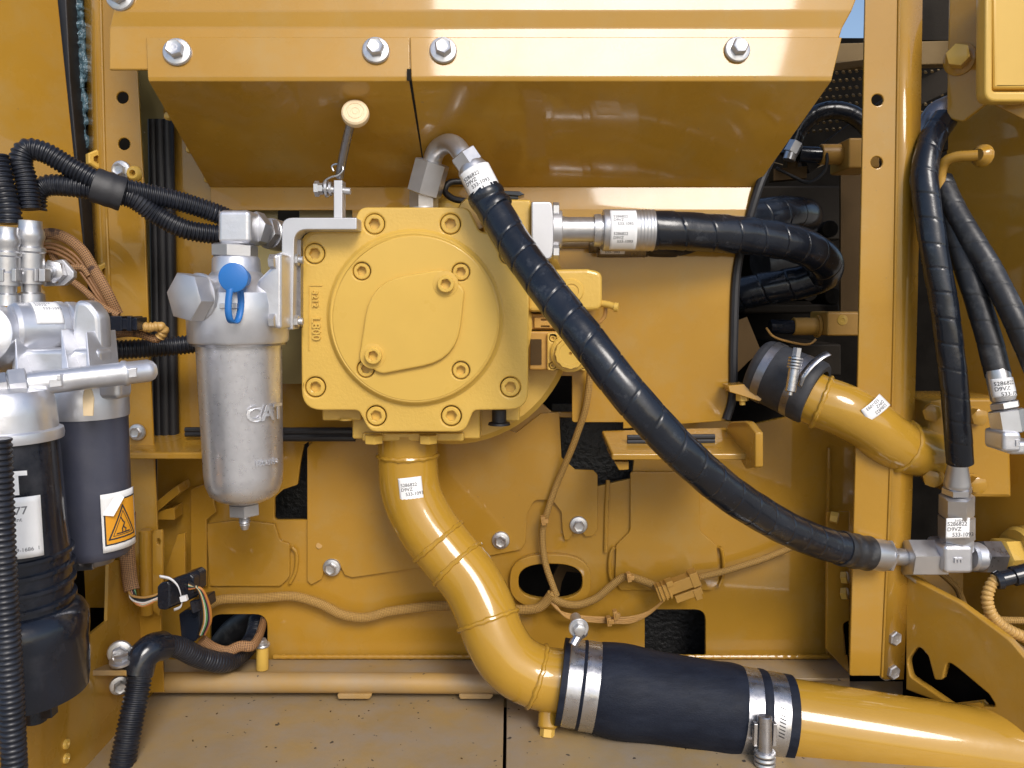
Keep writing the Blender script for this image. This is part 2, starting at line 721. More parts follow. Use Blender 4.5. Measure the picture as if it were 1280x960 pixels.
def bolt_mesh(name, r_fl, r_hx, h, mat_, cap=True):
    g = G()
    g.lathe((0, 0, 0), (0, 0, 1), [(0, 0), (0, r_fl), (h * .18, r_fl), (h * .30, r_fl * .93), (h * .40, r_hx * 1.0), (h * .40, 0)], 28)
    g.lathe((0, 0, h * .3), (0, 0, 1), [(0, r_hx), (h * .58, r_hx), (h * .70, r_hx * .86), (h * .66, r_hx * .70), (h * .63, 0)], 6)
    if cap:
        g.lathe((0, 0, h * .92), (0, 0, 1), [(0, r_hx * .45), (h * .03, r_hx * .42), (h * .03, r_hx * .25), (0, r_hx * .2)], 16)
    o = g.build(name, mat_, ang=30)
    me = o.data
    # origin at the seat
    off = Vector(o.location)
    me.transform(Matrix.Translation(off))
    C.objects.unlink(o)
    return o


BOLT = bolt_mesh('bolt', .0155, .0100, .014, 'bolt_zinc')
BOLT_YEL = bolt_mesh('bolt', .0125, .0105, .013, 'yellow_smooth', False)
g = G()
ro, ri = .0118, .0062
g.lathe((0, 0, 0), (0, 0, 1), [(-.012, 0), (-.012, ro), (-.0012, ro), (0, ro - .0012), (0, ri * 1.22), (-.0008, ri, 'hex'), (-.008, ri, 'hex'), (-.0085, 0)], 36)
SOCK = g.build('socket_screw', 'yellow_smooth', ang=30)
SOCK.data.transform(Matrix.Translation(SOCK.location))
C.objects.unlink(SOCK)


def bolt(parent, w, axis=TOC, src=None, scale=1.0, roll=None, name='bolt'):
    return copy_of(src or BOLT, name, parent, w, axis, random.uniform(0, 1) if roll is None else roll, scale)


def spiral(pitch, depth=.05, hand=1, ph=0.0, lean=.013):
    """spiral guard wound round a hose: flat turns, a thin groove, each turn lapping a little on the next"""
    def f(d, th, L):
        x = (d / pitch + hand * th / (2 * pi) + ph + .05 * sin(d * 23 + ph * 9) + .03 * sin(d * 61)) % 1.0
        e = min(x, 1 - x) * pitch
        wob = .010 * sin(d * 61 + th) + .008 * sin(d * 143 + 2 * th) + .012 * sin(d * 37 + 3 * th)
        return 1 - depth * math.exp(-(e / .0010) ** 2) + lean * (x - .5) + wob
    return f


def ribbed(pitch, depth=.10):
    def f(d, th, L):
        x = sin(2 * pi * d / pitch)
        return 1 - depth * .5 + depth * .5 * max(-1, min(1, x * 1.8))
    return f

# ------------------------------------------------------------------ setting
g = G()
g.quads([[Vector((-300, 300, -1.15)), Vector((300, 300, -1.15))], [Vector((-300, -300, -1.15)), Vector((300, -300, -1.15))]])
g.build('ground', 'ground_dust', kind='structure', recalc=False)

ZF = P(400, 868, .08).z                       # compartment floor
SEAM = PZ(631, 920, ZF).x
XL = PZ(150, 912, ZF).x
g = G()
t = Vector((0, 0, -.006))
ya, yb = P(400, 868, .08).y + .04, -.42
for nm, x0, x1 in (('floor_plate', XL - .03, SEAM - .002), ('floor_plate', SEAM + .002, .9)):
    g = G()
    g.prism([Vector((x0, ya, ZF)), Vector((x1, ya, ZF)), Vector((x1, yb, ZF)), Vector((x0, yb, ZF))], t)
    g.build(nm, 'floor_paint', kind='structure', bev=.0012)
g = G()
g.prism([Vector((-.8, .5, ZF - .03)), Vector((1.1, .5, ZF - .03)), Vector((1.1, -.42, ZF - .03)), Vector((-.8, -.42, ZF - .03))], t)
g.build('floor_pan', 'recess_shade', kind='structure')

# rear bulkhead of the bays, their darkness put into its colour
g = G()
g.prism([P(-200, 45, .62), P(1300, 48, .62), P(1300, 900, .62), P(-200, 900, .62)], Vector((0, .01, 0)))
g.build('bay_wall', 'recess_shade', kind='structure')

# ------------------------------------------------------------------ hood above the pump
def sheet(name, rows, mt, parent=None, th=.003, bev=.002, cols=1, slope=(), **k):
    """folded sheet; rows of (py, Y, pxL, pxR)"""
    gg = G()
    sl = list(slope) + [0.0] * len(rows)
    gg.quads([[P(a + (b - a) * i / cols, py, Y + sl[q] * (a + (b - a) * i / cols - 700) * .001) for i in range(cols + 1)] for q, (py, Y, a, b) in enumerate(rows)])
    o = gg.build(name, mt, parent, recalc=False, **k)
    m = o.modifiers.new('solid', 'SOLIDIFY')
    m.thickness = th
    m.offset = 0
    m = o.modifiers.new('bevel', 'BEVEL')
    m.width = bev
    m.segments = 3
    m.limit_method = 'ANGLE'
    m.angle_limit = radians(8)
    m.harden_normals = True
    return o


HS = .096                                     # hood turned off parallel on purpose, to place its white reflection
fr = sheet('cross_member', [(-170, -.004, 120, 1110), (-40, -.0225, 120, 1085), (14, -.0315, 142, 1064), (36, -.0290, 137, 1052), (88, -.0385, 137, 1036)], 'yellow', th=.004, cols=10, slope=[HS] * 5,
           label='long yellow crosswise sheet frame along the top behind the bolted hoods', cat='frame')
fold = [(47, -.0385), (97, -.0505), (101, -.0495)]
rear = .105


def hood(xl, xr, bolts, label):
    """xl, xr: x at the top of the flange, at the lip, at the rear edge"""
    def xx(a, q):
        return a[0] + (a[1] - a[0]) * q
    rows = [(47, -.0350, xl[0], xr[0]), (96, -.0440, xl[1], xr[1]), (101, -.0435, xl[1] + 1, xr[1] - 1), (233, rear, xl[2], xr[2])]
    o = sheet('engine_hood', rows, 'yellow', th=.0025, bev=.003, cols=10, slope=[HS] * 3, label=label, cat='panel', group='hood panels over the pump')
    for bx, by in bolts:
        bolt(o, P(bx, by, -.0380 - .0018 + HS * (bx - 700) * .001), Vector((.09, -1, .18)), scale=1.0)
    return o


h1 = hood((183, 185, 262), (511.6, 512.6, 533.4), [(222, 66), (470, 64)], 'left yellow hood panel with brown shaded underside, two bolts, behind the small lever')
h2 = hood((512.6, 513.8, 534.2), (1052, 1040, 945), [(554, 64), (921, 63)], 'right yellow hood panel, the wider one, reflecting white sky between two bolts')
# notch between the two panels
plate('notch', [(508.5, 86), (514, 86), (514, 101, 2), (508.5, 101, 2)], -.0475 + HS * (-.19), .001, 'recess_dark', h2, bev=.0002)
for q in ((210, 145, .0), (237, 187, .05), (259, 224, .095)):
    c = P(*q)
    g = G()
    g.lathe(c, (0, -1, 0), [(-.004, .005), (0, .0052), (.003, .0035), (.004, 0)], 10)
    g.build('weld_tack', 'yellow_smooth', h1)
bolt(fr, P(151, -3, -.03 + HS * -.55), Vector((0, -1, .1)))

# ------------------------------------------------------------------ rear panel behind the pump (upper)
o = sheet('bulkhead_lip', [(231, rear + .002, 262, 947), (237, rear + .0005, 263, 945), (256, rear - .0052, 264, 940), (263, rear - .0068, 264, 938)], 'yellow', th=.002, bev=.002)
lip = o
rp = plate('pump_bulkhead', [(440, 262), (938, 262), (930, 290, 30), (918, 345, 30), (915, 505), (907, 526, 6), (779, 536), (779, 528), (715, 528, 4), (715, 470), (440, 470)],
           rear - .008, .004, 'yellow', label='glossy yellow bulkhead panel behind the main hose and pump', cat='panel')
lip.parent = rp
lip.location = WLD[lip.name] - WLD[rp.name]
# rubber edging along the right border of that panel
g = G()
g.tube(PP([(970, 186, .12), (950, 230, rear - .01), (932, 290, rear - .01), (921, 340, rear - .01), (917, 430, rear - .01), (915, 500, rear - .01), (908, 524, rear - .01)]), .0062, 10, .004)
g.build('edge_trim', 'seal_rubber', label='black rubber edge trim down the right border of the glossy bulkhead panel', cat='trim')

# ------------------------------------------------------------------ lower rear wall with its cut-outs
def supel(x, y, rx, ry, e=.76, n=40):
    return [(x + rx * math.copysign(abs(cos(2 * pi * k / n)) ** e, cos(2 * pi * k / n)), y + ry * math.copysign(abs(sin(2 * pi * k / n)) ** e, sin(2 * pi * k / n))) for k in range(n)]


PA = flat(.150)
wall = plate('rear_wall', [(196, 470), (640, 470), (690, 515), (820, 515), (940, 530), (1082, 500), (1082, 836), (196, 836)], PA, .008, 'yellow', holes=[
    supel(688, 727, 40, 22),
    [(806, 762, 12), (882, 762, 14), (882, 822, 3), (806, 822, 3)],
    [(262, 768, 16), (334, 768, 16), (334, 812, 3), (262, 812, 3)],
    [(700, 522), (798, 522), (790, 598), (746, 608), (746, 592), (718, 588), (700, 574)],
    [(380, 556), (386, 552), (384, 650), (343, 650, 4), (343, 622, 8), (354, 612, 3), (372, 606, 3), (376, 575)]],
    label='yellow lower rear wall of welded plates with dark cut-outs under the pump', cat='wall')
B1 = .1440
plate('stiffener_plate', [(384, 560), (398, 543), (622, 531), (645, 541), (676, 517), (699, 515, 3), (702, 572, 3), (719, 587), (742, 588), (747, 594), (747, 662), (741, 670), (732, 671), (726, 663), (718, 664),
       (712, 674), (706, 676), (703, 662), (702, 640, 12), (690, 625, 10), (668, 625, 10), (659, 642, 10), (657, 678), (651, 687), (600, 697), (560, 705), (440, 722), (431, 719), (424, 705), (407, 706), (402, 724), (389, 731), (384, 726)],
      B1, .0055, 'yellow', wall, bev=.0008)
plate('stiffener_plate', [(788, 590, 3), (875, 590, 3), (875, 664, 12), (896, 682, 8), (899, 728, 6), (890, 738, 3), (776, 738, 3), (769, 728, 4), (770, 682, 6), (788, 664, 12)], B1, .0055, 'yellow', wall, bev=.0012)
plate('stiffener_plate', [(258, 655, 3), (300, 650), (343, 655), (350, 676, 8), (362, 680, 5), (362, 722, 14), (350, 733, 5), (262, 733, 4)], B1, .0055, 'yellow', wall, bev=.0012)
plate('stiffener_plate', [(238, 612, 3), (262, 602, 6), (270, 640), (258, 650), (258, 733), (243, 733), (238, 720)], B1 - .006, .0055, 'yellow', wall, bev=.0012)
for pts in ([(768, 684, .1435), (764, 690, .1445), (763, 720, .1445), (770, 733, .1440)], [(900, 684, .1435), (903, 690, .1445), (904, 720, .1445), (899, 733, .1440)],
            [(365, 684, .1445), (370, 690, .1455), (369, 715, .1455), (362, 729, .1445)]):
    g = G()
    g.tube(PP(pts), .0026, 8, .004)
    g.build('weld_bead', 'yellow', wall)
# raised ring round the oval opening
o1, i1 = supel(688, 727, 51, 34), supel(688, 727, 40, 22)
plate('opening_rim', o1, .139, .0105, 'yellow', wall, holes=[i1], bev=.0015)
for q, s in (((415, 709, B1), .85), ((723, 656, B1), .85), ((626, 675, B1), .85)):
    bolt(wall, P(*q), scale=s)
g = G()
g.cyl(P(399, 682, B1 - .001), P(399, 682, B1 + .004), .0045, 16)
g.build('plug', 'yellow', wall)
# behind the cut-outs
g = G()
g.prism([P(690, 505, .21), P(810, 505, .21), P(810, 620, .21), P(690, 620, .21)], Vector((0, .004, 0)))
g.build('sound_mat', 'bitumen', label='black bituminous sound matting showing through the cut-out above the right shelf', cat='matting')
g = G()
g.prism([P(330, 520, .24), P(400, 520, .24), P(400, 660, .24), P(330, 660, .24)], Vector((0, .004, 0)))
g.build('sound_mat', 'bitumen', label='black sound matting behind the tall dark slot right of the silver filter', cat='matting')

g = G()
g.prism([P(790, 750, .22), P(900, 750, .22), P(900, 840, .22), P(790, 840, .22)], Vector((0, .004, 0)))
g.build('sound_mat', 'bitumen', label='black rough sound matting behind the square cut-out above the rubber sleeve', cat='matting')
g = G()
g.prism([P(684, 752, .20), P(690, 722, .20), P(700, 704, .20), P(712, 706, .20), P(702, 728, .20), P(698, 752, .20)], Vector((0, .01, 0)))
g.prism([P(704, 706, .195), P(716, 710, .195), P(724, 716, .195), P(706, 714, .195)], Vector((0, .01, 0)))
g.build('inner_bracket', 'brown_bay', label='dim brown bracket seen through the oval opening behind the harness', cat='bracket')
g = G()
g.tube(PP([(268, 820, .26), (290, 790, .24), (318, 770, .23), (345, 750, .23)]), .020, 20, .004)
g.build('inner_hose', 'guard_dull', label='dim black hose seen inside the small square cut-out at the lower left', cat='hose')
# weld seams of the wall
for pts in ([(1036, 560, .146), (1035, 650, .146), (1034, 815, .146)], [(760, 600, .147), (758, 640, .147), (757, 690, .147)]):
    g = G()
    g.tube(PP(pts), .0030, 8, .004, rf=lambda d, th, L: 1 + .15 * sin(d * 700))
    g.build('weld_bead', 'yellow', wall)

# gutter ledge under the wall, kerb, tube rail
ZG = P(400, 846, .10).z
g = G()
g.prism([P(205, 824, .145), P(1062, 824, .145), P(1062, 848, .085), P(205, 848, .085)], Vector((0, 0, -.004)))
g.build('gutter_ledge', 'floor_paint', wall, bev=.001)
g = G()
g.tube(PP([(342, 821, .142), (600, 821, .142), (1036, 821, .142)]), .0034, 10, .004, rf=lambda d, th, L: 1 + .12 * sin(d * 500))
g.build('weld_bead', 'yellow', wall)
g = G()
g.prism([P(205, 850, .10), P(1062, 850, .10), P(1062, 890, .10), P(205, 890, .10)], Vector((0, .004, 0)))
g.build('gutter_front', 'floor_paint', wall)
r = thing('tube_rail', 'thin yellow tube rail lying along the floor left of the big pipe', 'rail', P(420, 860, .07))
g = G()
g.tube(PP([(196, 853, .07), (420, 853, .07), (660, 855, .07)]), S(12.5, 420, 853, .07), 24, .03)
g.build('tube', 'yellow_dusty', r)
for x0 in (421, 573):
    plate('pad', [(x0, 868, 2), (x0 + 45, 868, 2), (x0 + 40, 874, 1), (x0 + 2, 874, 2)], .055, .02, 'yellow_dusty', r)

# standoff with bolt by the left cut-out
r = thing('standoff_post', 'short yellow standoff post with a zinc bolt on top beside the small square cut-out', 'standoff', P(328, 834, .11))
g = G()
g.cyl(P(328, 836, .11), P(328, 806, .11), .0088, 20)
g.build('post', 'yellow_smooth', r)
bolt(r, P(328, 807, .11), Vector((0, -.05, 1)), scale=.7)

# ------------------------------------------------------------------ shelves with rubber strips
def shelf(name, pts, th, label, rub):
    gg = G()
    gg.prism([P(*q) for q in pts], Vector((0, 0, -th)))
    o = gg.build(name, 'yellow', bev=.0025, label=label, cat='shelf')
    for q in rub:
        a, b, Y, rr = q
        for k in (0, 1):
            g2 = G()
            dz = Vector((0, 0, rr * 1.7 * k + rr))
            g2.tube([P(*a) + dz, P(*b) + dz], rr, 10, .02)
            g2.build('rubber_strip', 'seal_rubber', o)
    return o


sh = shelf('support_shelf', [(752, 538, .085), (908, 534, .085), (936, 567, -.012), (765, 567, -.012)], .009,
           'yellow shelf bracket with black rubber strips right of the harness, under the bulkhead panel', [((784, 556, .03), (893, 555, .03), .03, .0036)])
plate('end_lug', [(933, 526, 10), (944, 541, 3), (944, 585, 3), (932, 587, 3), (908, 545), (909, 527, 8)], Plane((933, 541, -.015), (908, 541, .07), (933, 580, -.015)), .010, 'yellow', sh, bev=.002)
g = G()
g.prism([P(768, 577, .0), P(786, 577, .0), P(786, 587, .0), P(774, 588, .0)], Vector((0, .09, 0)))
g.build('gusset', 'yellow', sh, bev=.001)
shelf('support_shelf', [(150, 542, .11), (262, 540, .11), (262, 566, .02), (150, 566, .02)], .009,
      'yellow shelf bracket beside the left post, behind the round silver filter', [((232, 546, .07), (300, 546, .07), .07, .0036)])
g = G()
for k in (0, 1):
    g.tube(PP([(300, 539 + 8 * k, .115), (444, 539 + 8 * k, .115)]), .0055, 10, .02)
g.build('rubber_strip', 'seal_rubber', label='black rubber strip running from silver filter to below the pump corner', cat='rubber strip')

# small brackets low on the left, between post and cut-outs
g = G()
g.prism([P(196, 626, .10), P(222, 606, .10), P(225, 616, .10), P(196, 640, .10)], Vector((0, .04, 0)))
g.prism([P(196, 640, .11), P(218, 634, .11), P(218, 650, .11), P(196, 650, .11)], Vector((0, .03, 0)))
g.prism([P(206, 712, .10), P(222, 668, .10), P(231, 666, .10), P(231, 740, .10), P(206, 740, .10)], Vector((0, .006, 0)))
g.build('gusset_bracket', 'yellow', bev=.001, label='small yellow gusset bracket between the left post and the lower rear wall', cat='bracket')
r = thing('hinge_bracket', 'small upright yellow hinge bracket on the lower left post', 'bracket', P(190, 760, .04))
plate('plate', [(190, 664, 6), (203, 662, 3), (203, 735), (199, 770), (191, 764), (190, 700)], .035, .006, 'yellow', r, holes=[circ(198, 677, 2.5, 12, 4)])
g = G()
g.cyl(P(182, 662, .045), P(184, 768, .045), .0085, 18, .001)
g.build('pin', 'yellow', r)

# ------------------------------------------------------------------ left post
lp = plate('left_post', [(125, -30), (169, -30), (172, 90), (180, 240), (186, 420), (195, 620), (205, 865), (158, 868), (150, 620), (140, 420), (132, 240)], .055, .004, 'yellow',
           holes=[circ(153, 122, 7.5, 20), circ(155, 180, 7.5, 20)], label='yellow upright left post with round holes and silver bolts', cat='post')
g = G()
L0 = [(125, -30), (128, 90), (132, 240), (140, 420), (150, 620), (159, 868)]
L1 = [(98, -30), (102, 90), (106, 240), (112, 420), (124, 620), (136, 868)]
g.quads([[P(a, b, .0555), P(a2, b2, .115)] for (a, b), (a2, b2) in zip(L0, L1)])
o = g.build('flange', 'yellow', lp, recalc=False)
o.modifiers.new('s', 'SOLIDIFY').thickness = .003
g = G()
g.tube([P(a, b, .0548) for a, b in L0], .0022, 8, .02)
g.build('corner', 'yellow', lp)
for q, s in (((152, 213, .053), .80), ((172, 540, .053), .72)):
    bolt(lp, P(*q), scale=s)
for q in ((119, 200, .076), (129, 340, .070)):
    g = G()
    c = P(*q)
    ax = Vector((.75, -.66, 0))
    g.lathe(c, ax, [(-.002, 0), (-.002, .0125), (.006, .0125), (.0075, .0105), (.0075, .0055), (-.001, .0052), (-.001, 0)], 6)
    g.build('weld_nut', 'yellow_smooth', lp)
g = G()
c = P(168, 217, .054)
g.lathe(c, TOC, [(0, .010), (.004, .009), (.006, .007), (.006, .004), (0, .003)], 16)
g.build('boss', 'yellow_smooth', lp)

# strips behind the post: pale olive sheet, rubber, yellow sheet
g = G()
g.prism([P(160, 82, .125), P(224, 82, .125), P(232, 560, .125), P(168, 560, .125)], Vector((0, .003, 0)))
g.build('backing_sheet', 'olive_sheet', label='pale olive backing sheet in the gap right of the left post', cat='sheet')
g = G()
g.prism([P(204, 120, .118), P(272, 232, .118), P(300, 256, .118), P(300, 560, .118), P(212, 560, .118)], Vector((0, .003, 0)))
g.build('side_sheet', 'yellow', label='yellow narrow sheet between the vertical rubber strip and silver filter', cat='sheet')
plate('back_plate', [(300, 250), (450, 250), (470, 480), (300, 480)], .126, .003, 'olive_sheet', holes=[[(347, 262, 3), (374, 262, 3), (374, 276, 3), (347, 276, 3)]], label='dull olive plate behind the silver filter and its bracket', cat='plate')
g = G()
a0, a1 = (201, 150, .105), (208, 545, .105)
for dx, rr in ((-9, .0075), (0, .0085), (9, .0075)):
    g.tube([P(a0[0] + dx, a0[1], a0[2]), P(a1[0] + dx, a1[1], a1[2])], rr, 12, .02)
g.build('rubber_strip', 'seal_rubber', label='tall black ribbed rubber strip standing upright right of the left post', cat='rubber strip')

# ------------------------------------------------------------------ far left: side panel, seal, foam
XS = -.62
g = G()
pts = [P(-60, -40, -.05), P(68, -40, .055), P(116, 420, .055), P(140, 760, .055), P(-20, 760, -.05)]
g.prism(pts, Vector((-.003, .005, 0)))
g.build('side_bulkhead', 'yellow', bev=.001, label='tall yellow side panel at the far left edge, behind the fuel filter', cat='panel')
g = G()
g.prism([P(61, -20, .07), P(82, -20, .07), P(88, 100, .07), P(97, 200, .07), P(108, 330, .07), P(112, 420, .07), P(104, 420, .07), P(92, 300, .07), P(79, 200, .07), P(67, 70, .07)], Vector((0, .03, 0)))
g.build('door_seal', 'seal_rubber', bev=.002, label='flat black rubber seal strip down the far left, beside black foam tinted with sky sheen', cat='seal')
g = G()
n = 60
rows = []
for i in range(n + 1):
    y = -20 + 250 * i / n
    rows.append([P(76 + 20 * (y / 230) + (27 - 14 * (y / 230)) * k / 8, y, .094 + random.uniform(-.0025, .0025)) for k in range(9)])
g.quads(rows)
o = g.build('foam_strip', 'foam', label='rough black insulation foam strip tinted with sky sheen in the top left gap', cat='foam')
o.modifiers.new('s', 'SOLIDIFY').thickness = .012
# lower left side wall
XW = XL
g = G()
a = [PX(-40, 745, XW), PX(108, 797, XW), PX(134, 776, XW), PX(136, 700, XW), PX(200, 700, XW)]
b = [Vector((XW, PZ(203, 868, ZF).y + .02, ZF)), Vector((XW, -.42, ZF))]
g.prism(a + b, Vector((-.004, 0, 0)))
lw = g.build('side_wall', 'yellow', label='lower left yellow side wall rising from the floor below the fuel filter', cat='wall')
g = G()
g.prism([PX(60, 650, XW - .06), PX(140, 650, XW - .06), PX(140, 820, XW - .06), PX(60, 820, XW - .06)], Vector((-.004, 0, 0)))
g.build('shade_sheet', 'recess_shade', lw)  # black sheet standing in for the shade in the opening
for q in ((82, 930), (82, 948)):
    g = G()
    c = PX(q[0], q[1], XW)
    g.lathe(c, (1, 0, 0), [(-.001, .006), (.0025, .0055), (.003, .003), (.0005, .002), (.0005, 0)], 14)
    g.build('rivet', 'yellow_smooth', lw)
# ledge with P-clip
r = thing('clip_ledge', 'small yellow ledge with zinc clamp clip on the lower left wall', 'bracket', P(135, 850, -.06))
g = G()
g.prism([P(108, 826, -.02), P(160, 829, -.02), P(158, 838, -.07), P(104, 838, -.07)], Vector((0, 0, -.007)))
g.build('ledge', 'yellow_dusty', r, bev=.001)
c = P(152, 826, -.06)
g = G()
g.lathe(c, Vector((0, -.2, 1)), [(-.001, 0), (-.001, .014), (.002, .014), (.003, .012), (.003, 0)], 24)
g.hex(c, c + Vector((0, -.001, .008)), .009)
g.build('nut', 'zinc', r)
bolt(r, P(150, 815, -.045), Vector((.35, -.93, .1)), scale=.95)
bolt(r, P(150, 856, -.045), Vector((.45, -.89, 0)), scale=.80)
# grit and paint flakes lying on the floor
g = G()
for i in range(90):
    x = random.uniform(-.44, .62)
    y = random.uniform(-.20, .09)
    a = random.uniform(0, 6.3)
    w = random.uniform(.0003, .0008)
    l = w * random.uniform(1, 2.6)
    u = Vector((cos(a), sin(a), 0))
    v = Vector((-sin(a), cos(a), 0))
    g.box(Vector((x, y, ZF + w * .4)), u * l, v * w, Vector((0, 0, w * .4)))
g.build('grit', 'brown_bay', kind='stuff', label='fine dark grit scattered over the compartment floor', cat='grit')

# ------------------------------------------------------------------ hydraulic pump
pump = thing('hydraulic_pump', 'large yellow cast hydraulic pump with round cover and socket screws', 'pump', P(518, 540, .03))
outline = [(375, 287, 24), (440, 287, 8), (449, 259, 14), (586, 259, 14), (600, 290, 10), (662, 290, 20), (660, 512, 24), (592, 513, 8), (581, 540, 16), (462, 540, 16), (448, 513, 8), (377, 513, 26)]
SC = [(563, 280), (468, 280), (393, 317), (394, 484), (470, 520), (564, 520), (638, 484), (637, 318)]
fl = plate('flange', outline, 0.0, .045, 'yellow_cast', pump, holes=[circ(x, y, 13, 28) for x, y in SC], bev=.0024)
for x, y in SC:
    copy_of(SOCK, 'socket_screw', pump, P(x, y, .0004), TOC, random.uniform(0, 1))
# raised round cover
DC = P(519, 398, 0)
rd = S(105, 519, 398, 0)
SD = [(452, 339), (576, 340), (576, 463), (457, 461)]
g = G()
g.lathe(DC, TOC, [(-.002, rd + .006), (.001, rd + .0055), (.003, rd + .003), (.006, rd + .0012), (.008, rd + .0006), (.0092, rd - .0012), (.0085, rd - .004)], 96)
g.build('cover_rim', 'yellow_smooth', pump)
disc = plate('round_cover', [(q[0], q[1]) for q in circ(519, 398, 104, 96)], -.0098, .012, 'yellow_smooth', pump, holes=[circ(x, y, 11.5, 28) for x, y in SD], bev=.002)
for x, y in SD:
    copy_of(SOCK, 'socket_screw', pump, P(x, y, -.0075), TOC, random.uniform(0, 1), .86)
cov = plate('cover_plate', [(448, 450, 16), (463, 352, 60), (553, 336, 16), (581, 362, 14), (571, 450, 60), (476, 468, 16)], -.0162, .007, 'yellow_smooth', pump, bev=.0026)
for x, y in ((557, 355), (466, 445)):
    g = G()
    c = P(x, y, -.0155)
    g.lathe(c, TOC, [(0, .0160), (.0012, .0155), (.0016, .0100), (.0016, 0)], 28)
    g.build('washer', 'yellow_smooth', pump)
    copy_of(SOCK, 'socket_screw', pump, P(x, y, -.0245), TOC, random.uniform(0, 1), .88)
# cast cartouche with raised figures
g = G()
fx = [(386, 356), (403, 356), (403, 440)]
for a, b in (((386, 357), (403, 357)), ((386, 357), (386, 438))):
    g.tube([P(a[0], a[1], -.0005), P(b[0], b[1], -.0005)], .0009, 8, .01)
g.build('cartouche', 'yellow_cast', pump)
lettering('raised_figures', pump, 'yellow_cast', [('3212', .0105, 0, -.0045), ('L800', .0145, .033, -.0055)], on_plane(P(395, 363, -.0002), (0, 0, -1), (1, 0, 0)), .0013, .02)
# body behind the flange
g = G()
g.lathe(P(560, 405, .05), (0, 1, 0), [(-.006, 0), (-.006, .105), (.0, .110), (.035, .112), (.035, .160), (.045, .168), (.16, .172), (.16, 0)], 64)
g.build('body', 'yellow_cast', pump)
g = G()
g.pbox(402, 505, 452, 526, .03, .10)
g.pbox(440, 505, 600, 549, .045, .12)
g.pbox(622, 500, 650, 527, .05, .09)
g.build('body_foot', 'yellow_cast', pump, bev=.003)
g = G()
g.lathe(P(433, 522, .035), (0, 0, -1), [(0, .010), (.003, .010), (.004, .006), (.004, 0)], 18)
g.build('plug', 'yellow_smooth', pump)
# port block, top right
g = G()
g.pbox(604, 249, 664, 334, .012, .10)
g.build('port_block', 'yellow_cast', pump, bev=.004)
g = G()
g.lathe(P(594, 268, .03), Vector((-.1, -1, .15)), [(-.03, .024), (.0, .024), (.005, .021), (.006, 0)], 32)
g.build('port_boss', 'yellow_cast', pump)
# dark hold-down screw under the right foot
g = G()
g.cyl(P(624, 530, .05), P(624, 512, .05), .0095, 18)
g.lathe(P(624, 531, .05), (0, 0, 1), [(0, 0), (0, .015), (.003, .014), (.004, .010)], 18)
g.build('mount_pin', 'seal_rubber', pump)

# regulator block right of the pump
reg = thing('regulator_valve', 'yellow regulator valve with knurled cap, right of the pump behind the hose', 'valve', P(708, 465, .06))
plate('upper_block', [(660, 337, 6), (735, 336, 6), (753, 340, 12), (753, 388, 12), (665, 390, 6), (660, 388, 4)], .035, .05, 'yellow_cast', reg, bev=.005)
g = G()
g.lathe(P(714, 364, .035), TOC, [(-.002, .0160), (.001, .0160), (.0028, .0145), (.0028, .0095), (.0015, .009), (.0015, .0065), (.003, .006), (.003, 0)], 28)
g.build('plug', 'yellow_smooth', reg)
g = G()
g.tube(PP([(750, 379, .045), (761, 381, .04), (769, 384, .035)]), .0045, 12, .004)
g.lathe(P(769, 384, .035), Vector((1, -.3, -.1)), [(-.002, 0), (-.001, .0062), (.004, .006), (.005, 0)], 14)
g.build('nipple', 'yellow_smooth', reg)
g = G()
g.tube(PP([(757, 383, .05), (756, 395, .05), (748, 404, .055), (740, 408, .06)]), .0026, 10, .004)
g.build('lead', 'wire_tan', reg)
g = G()
g.pbox(662, 392, 735, 412, .055, .10)
g.build('clamp_strip', 'yellow_part', reg, bev=.002)
plate('slotted_plate', [(668, 397, 2), (700, 397, 2), (700, 410, 2), (668, 410, 2)], .049, .006, 'yellow_part', reg, holes=[[(676, 398.5, 1.5), (687, 398.5, 1.5), (687, 401, 1), (676, 401, 1)], [(676, 407, 1), (687, 407, 1), (687, 409, 1), (676, 409, 1)]], bev=.0006)
g = G()
g.pbox(661, 414, 738, 463, .050, .11)
g.build('lower_block', 'yellow_part', reg, bev=.003)
plate('name_plate', [(663, 424, 1), (677, 424, 1), (677, 456, 1), (663, 456, 1)], .0485, .001, 'brown_bay', reg, bev=.0002)
plate('square_face', [(684, 416, 3), (737, 416, 3), (737, 463, 3), (684, 463, 3)], .043, .008, 'yellow_cast', reg, holes=[circ(691, 423, 4.6, 16), circ(691, 457, 4.6, 16), circ(730, 457, 4.6, 16)], bev=.0015)
for x, y in ((691, 423), (691, 457), (730, 457)):
    copy_of(SOCK, 'socket_screw', reg, P(x, y, .0435), TOC, 0, .33)
g = G()
kc = P(712, 441, .043)
g.lathe(kc, TOC, [(0, .0255), (.006, .0250), (.008, .0225), (.008, .0200)], 40)
g.build('collar', 'yellow_cast', reg)
g = G()
V0 = []
for h, sc in ((.006, 1.0), (.015, 1.0), (.0165, .96), (.0165, .72), (.0155, .70), (.0155, .10), (.012, .09), (.012, .001)):
    V0.append([kc + TOC * h + Vector((cos(th), 0, sin(th))) * (.0205 * sc * (1 - (.05 * (.5 - .5 * cos(12 * th)) if sc > .9 else 0))) for th in [2 * pi * k / 96 for k in range(97)]])
g.quads(V0)
g.build('knurled_cap', 'yellow_smooth', reg)

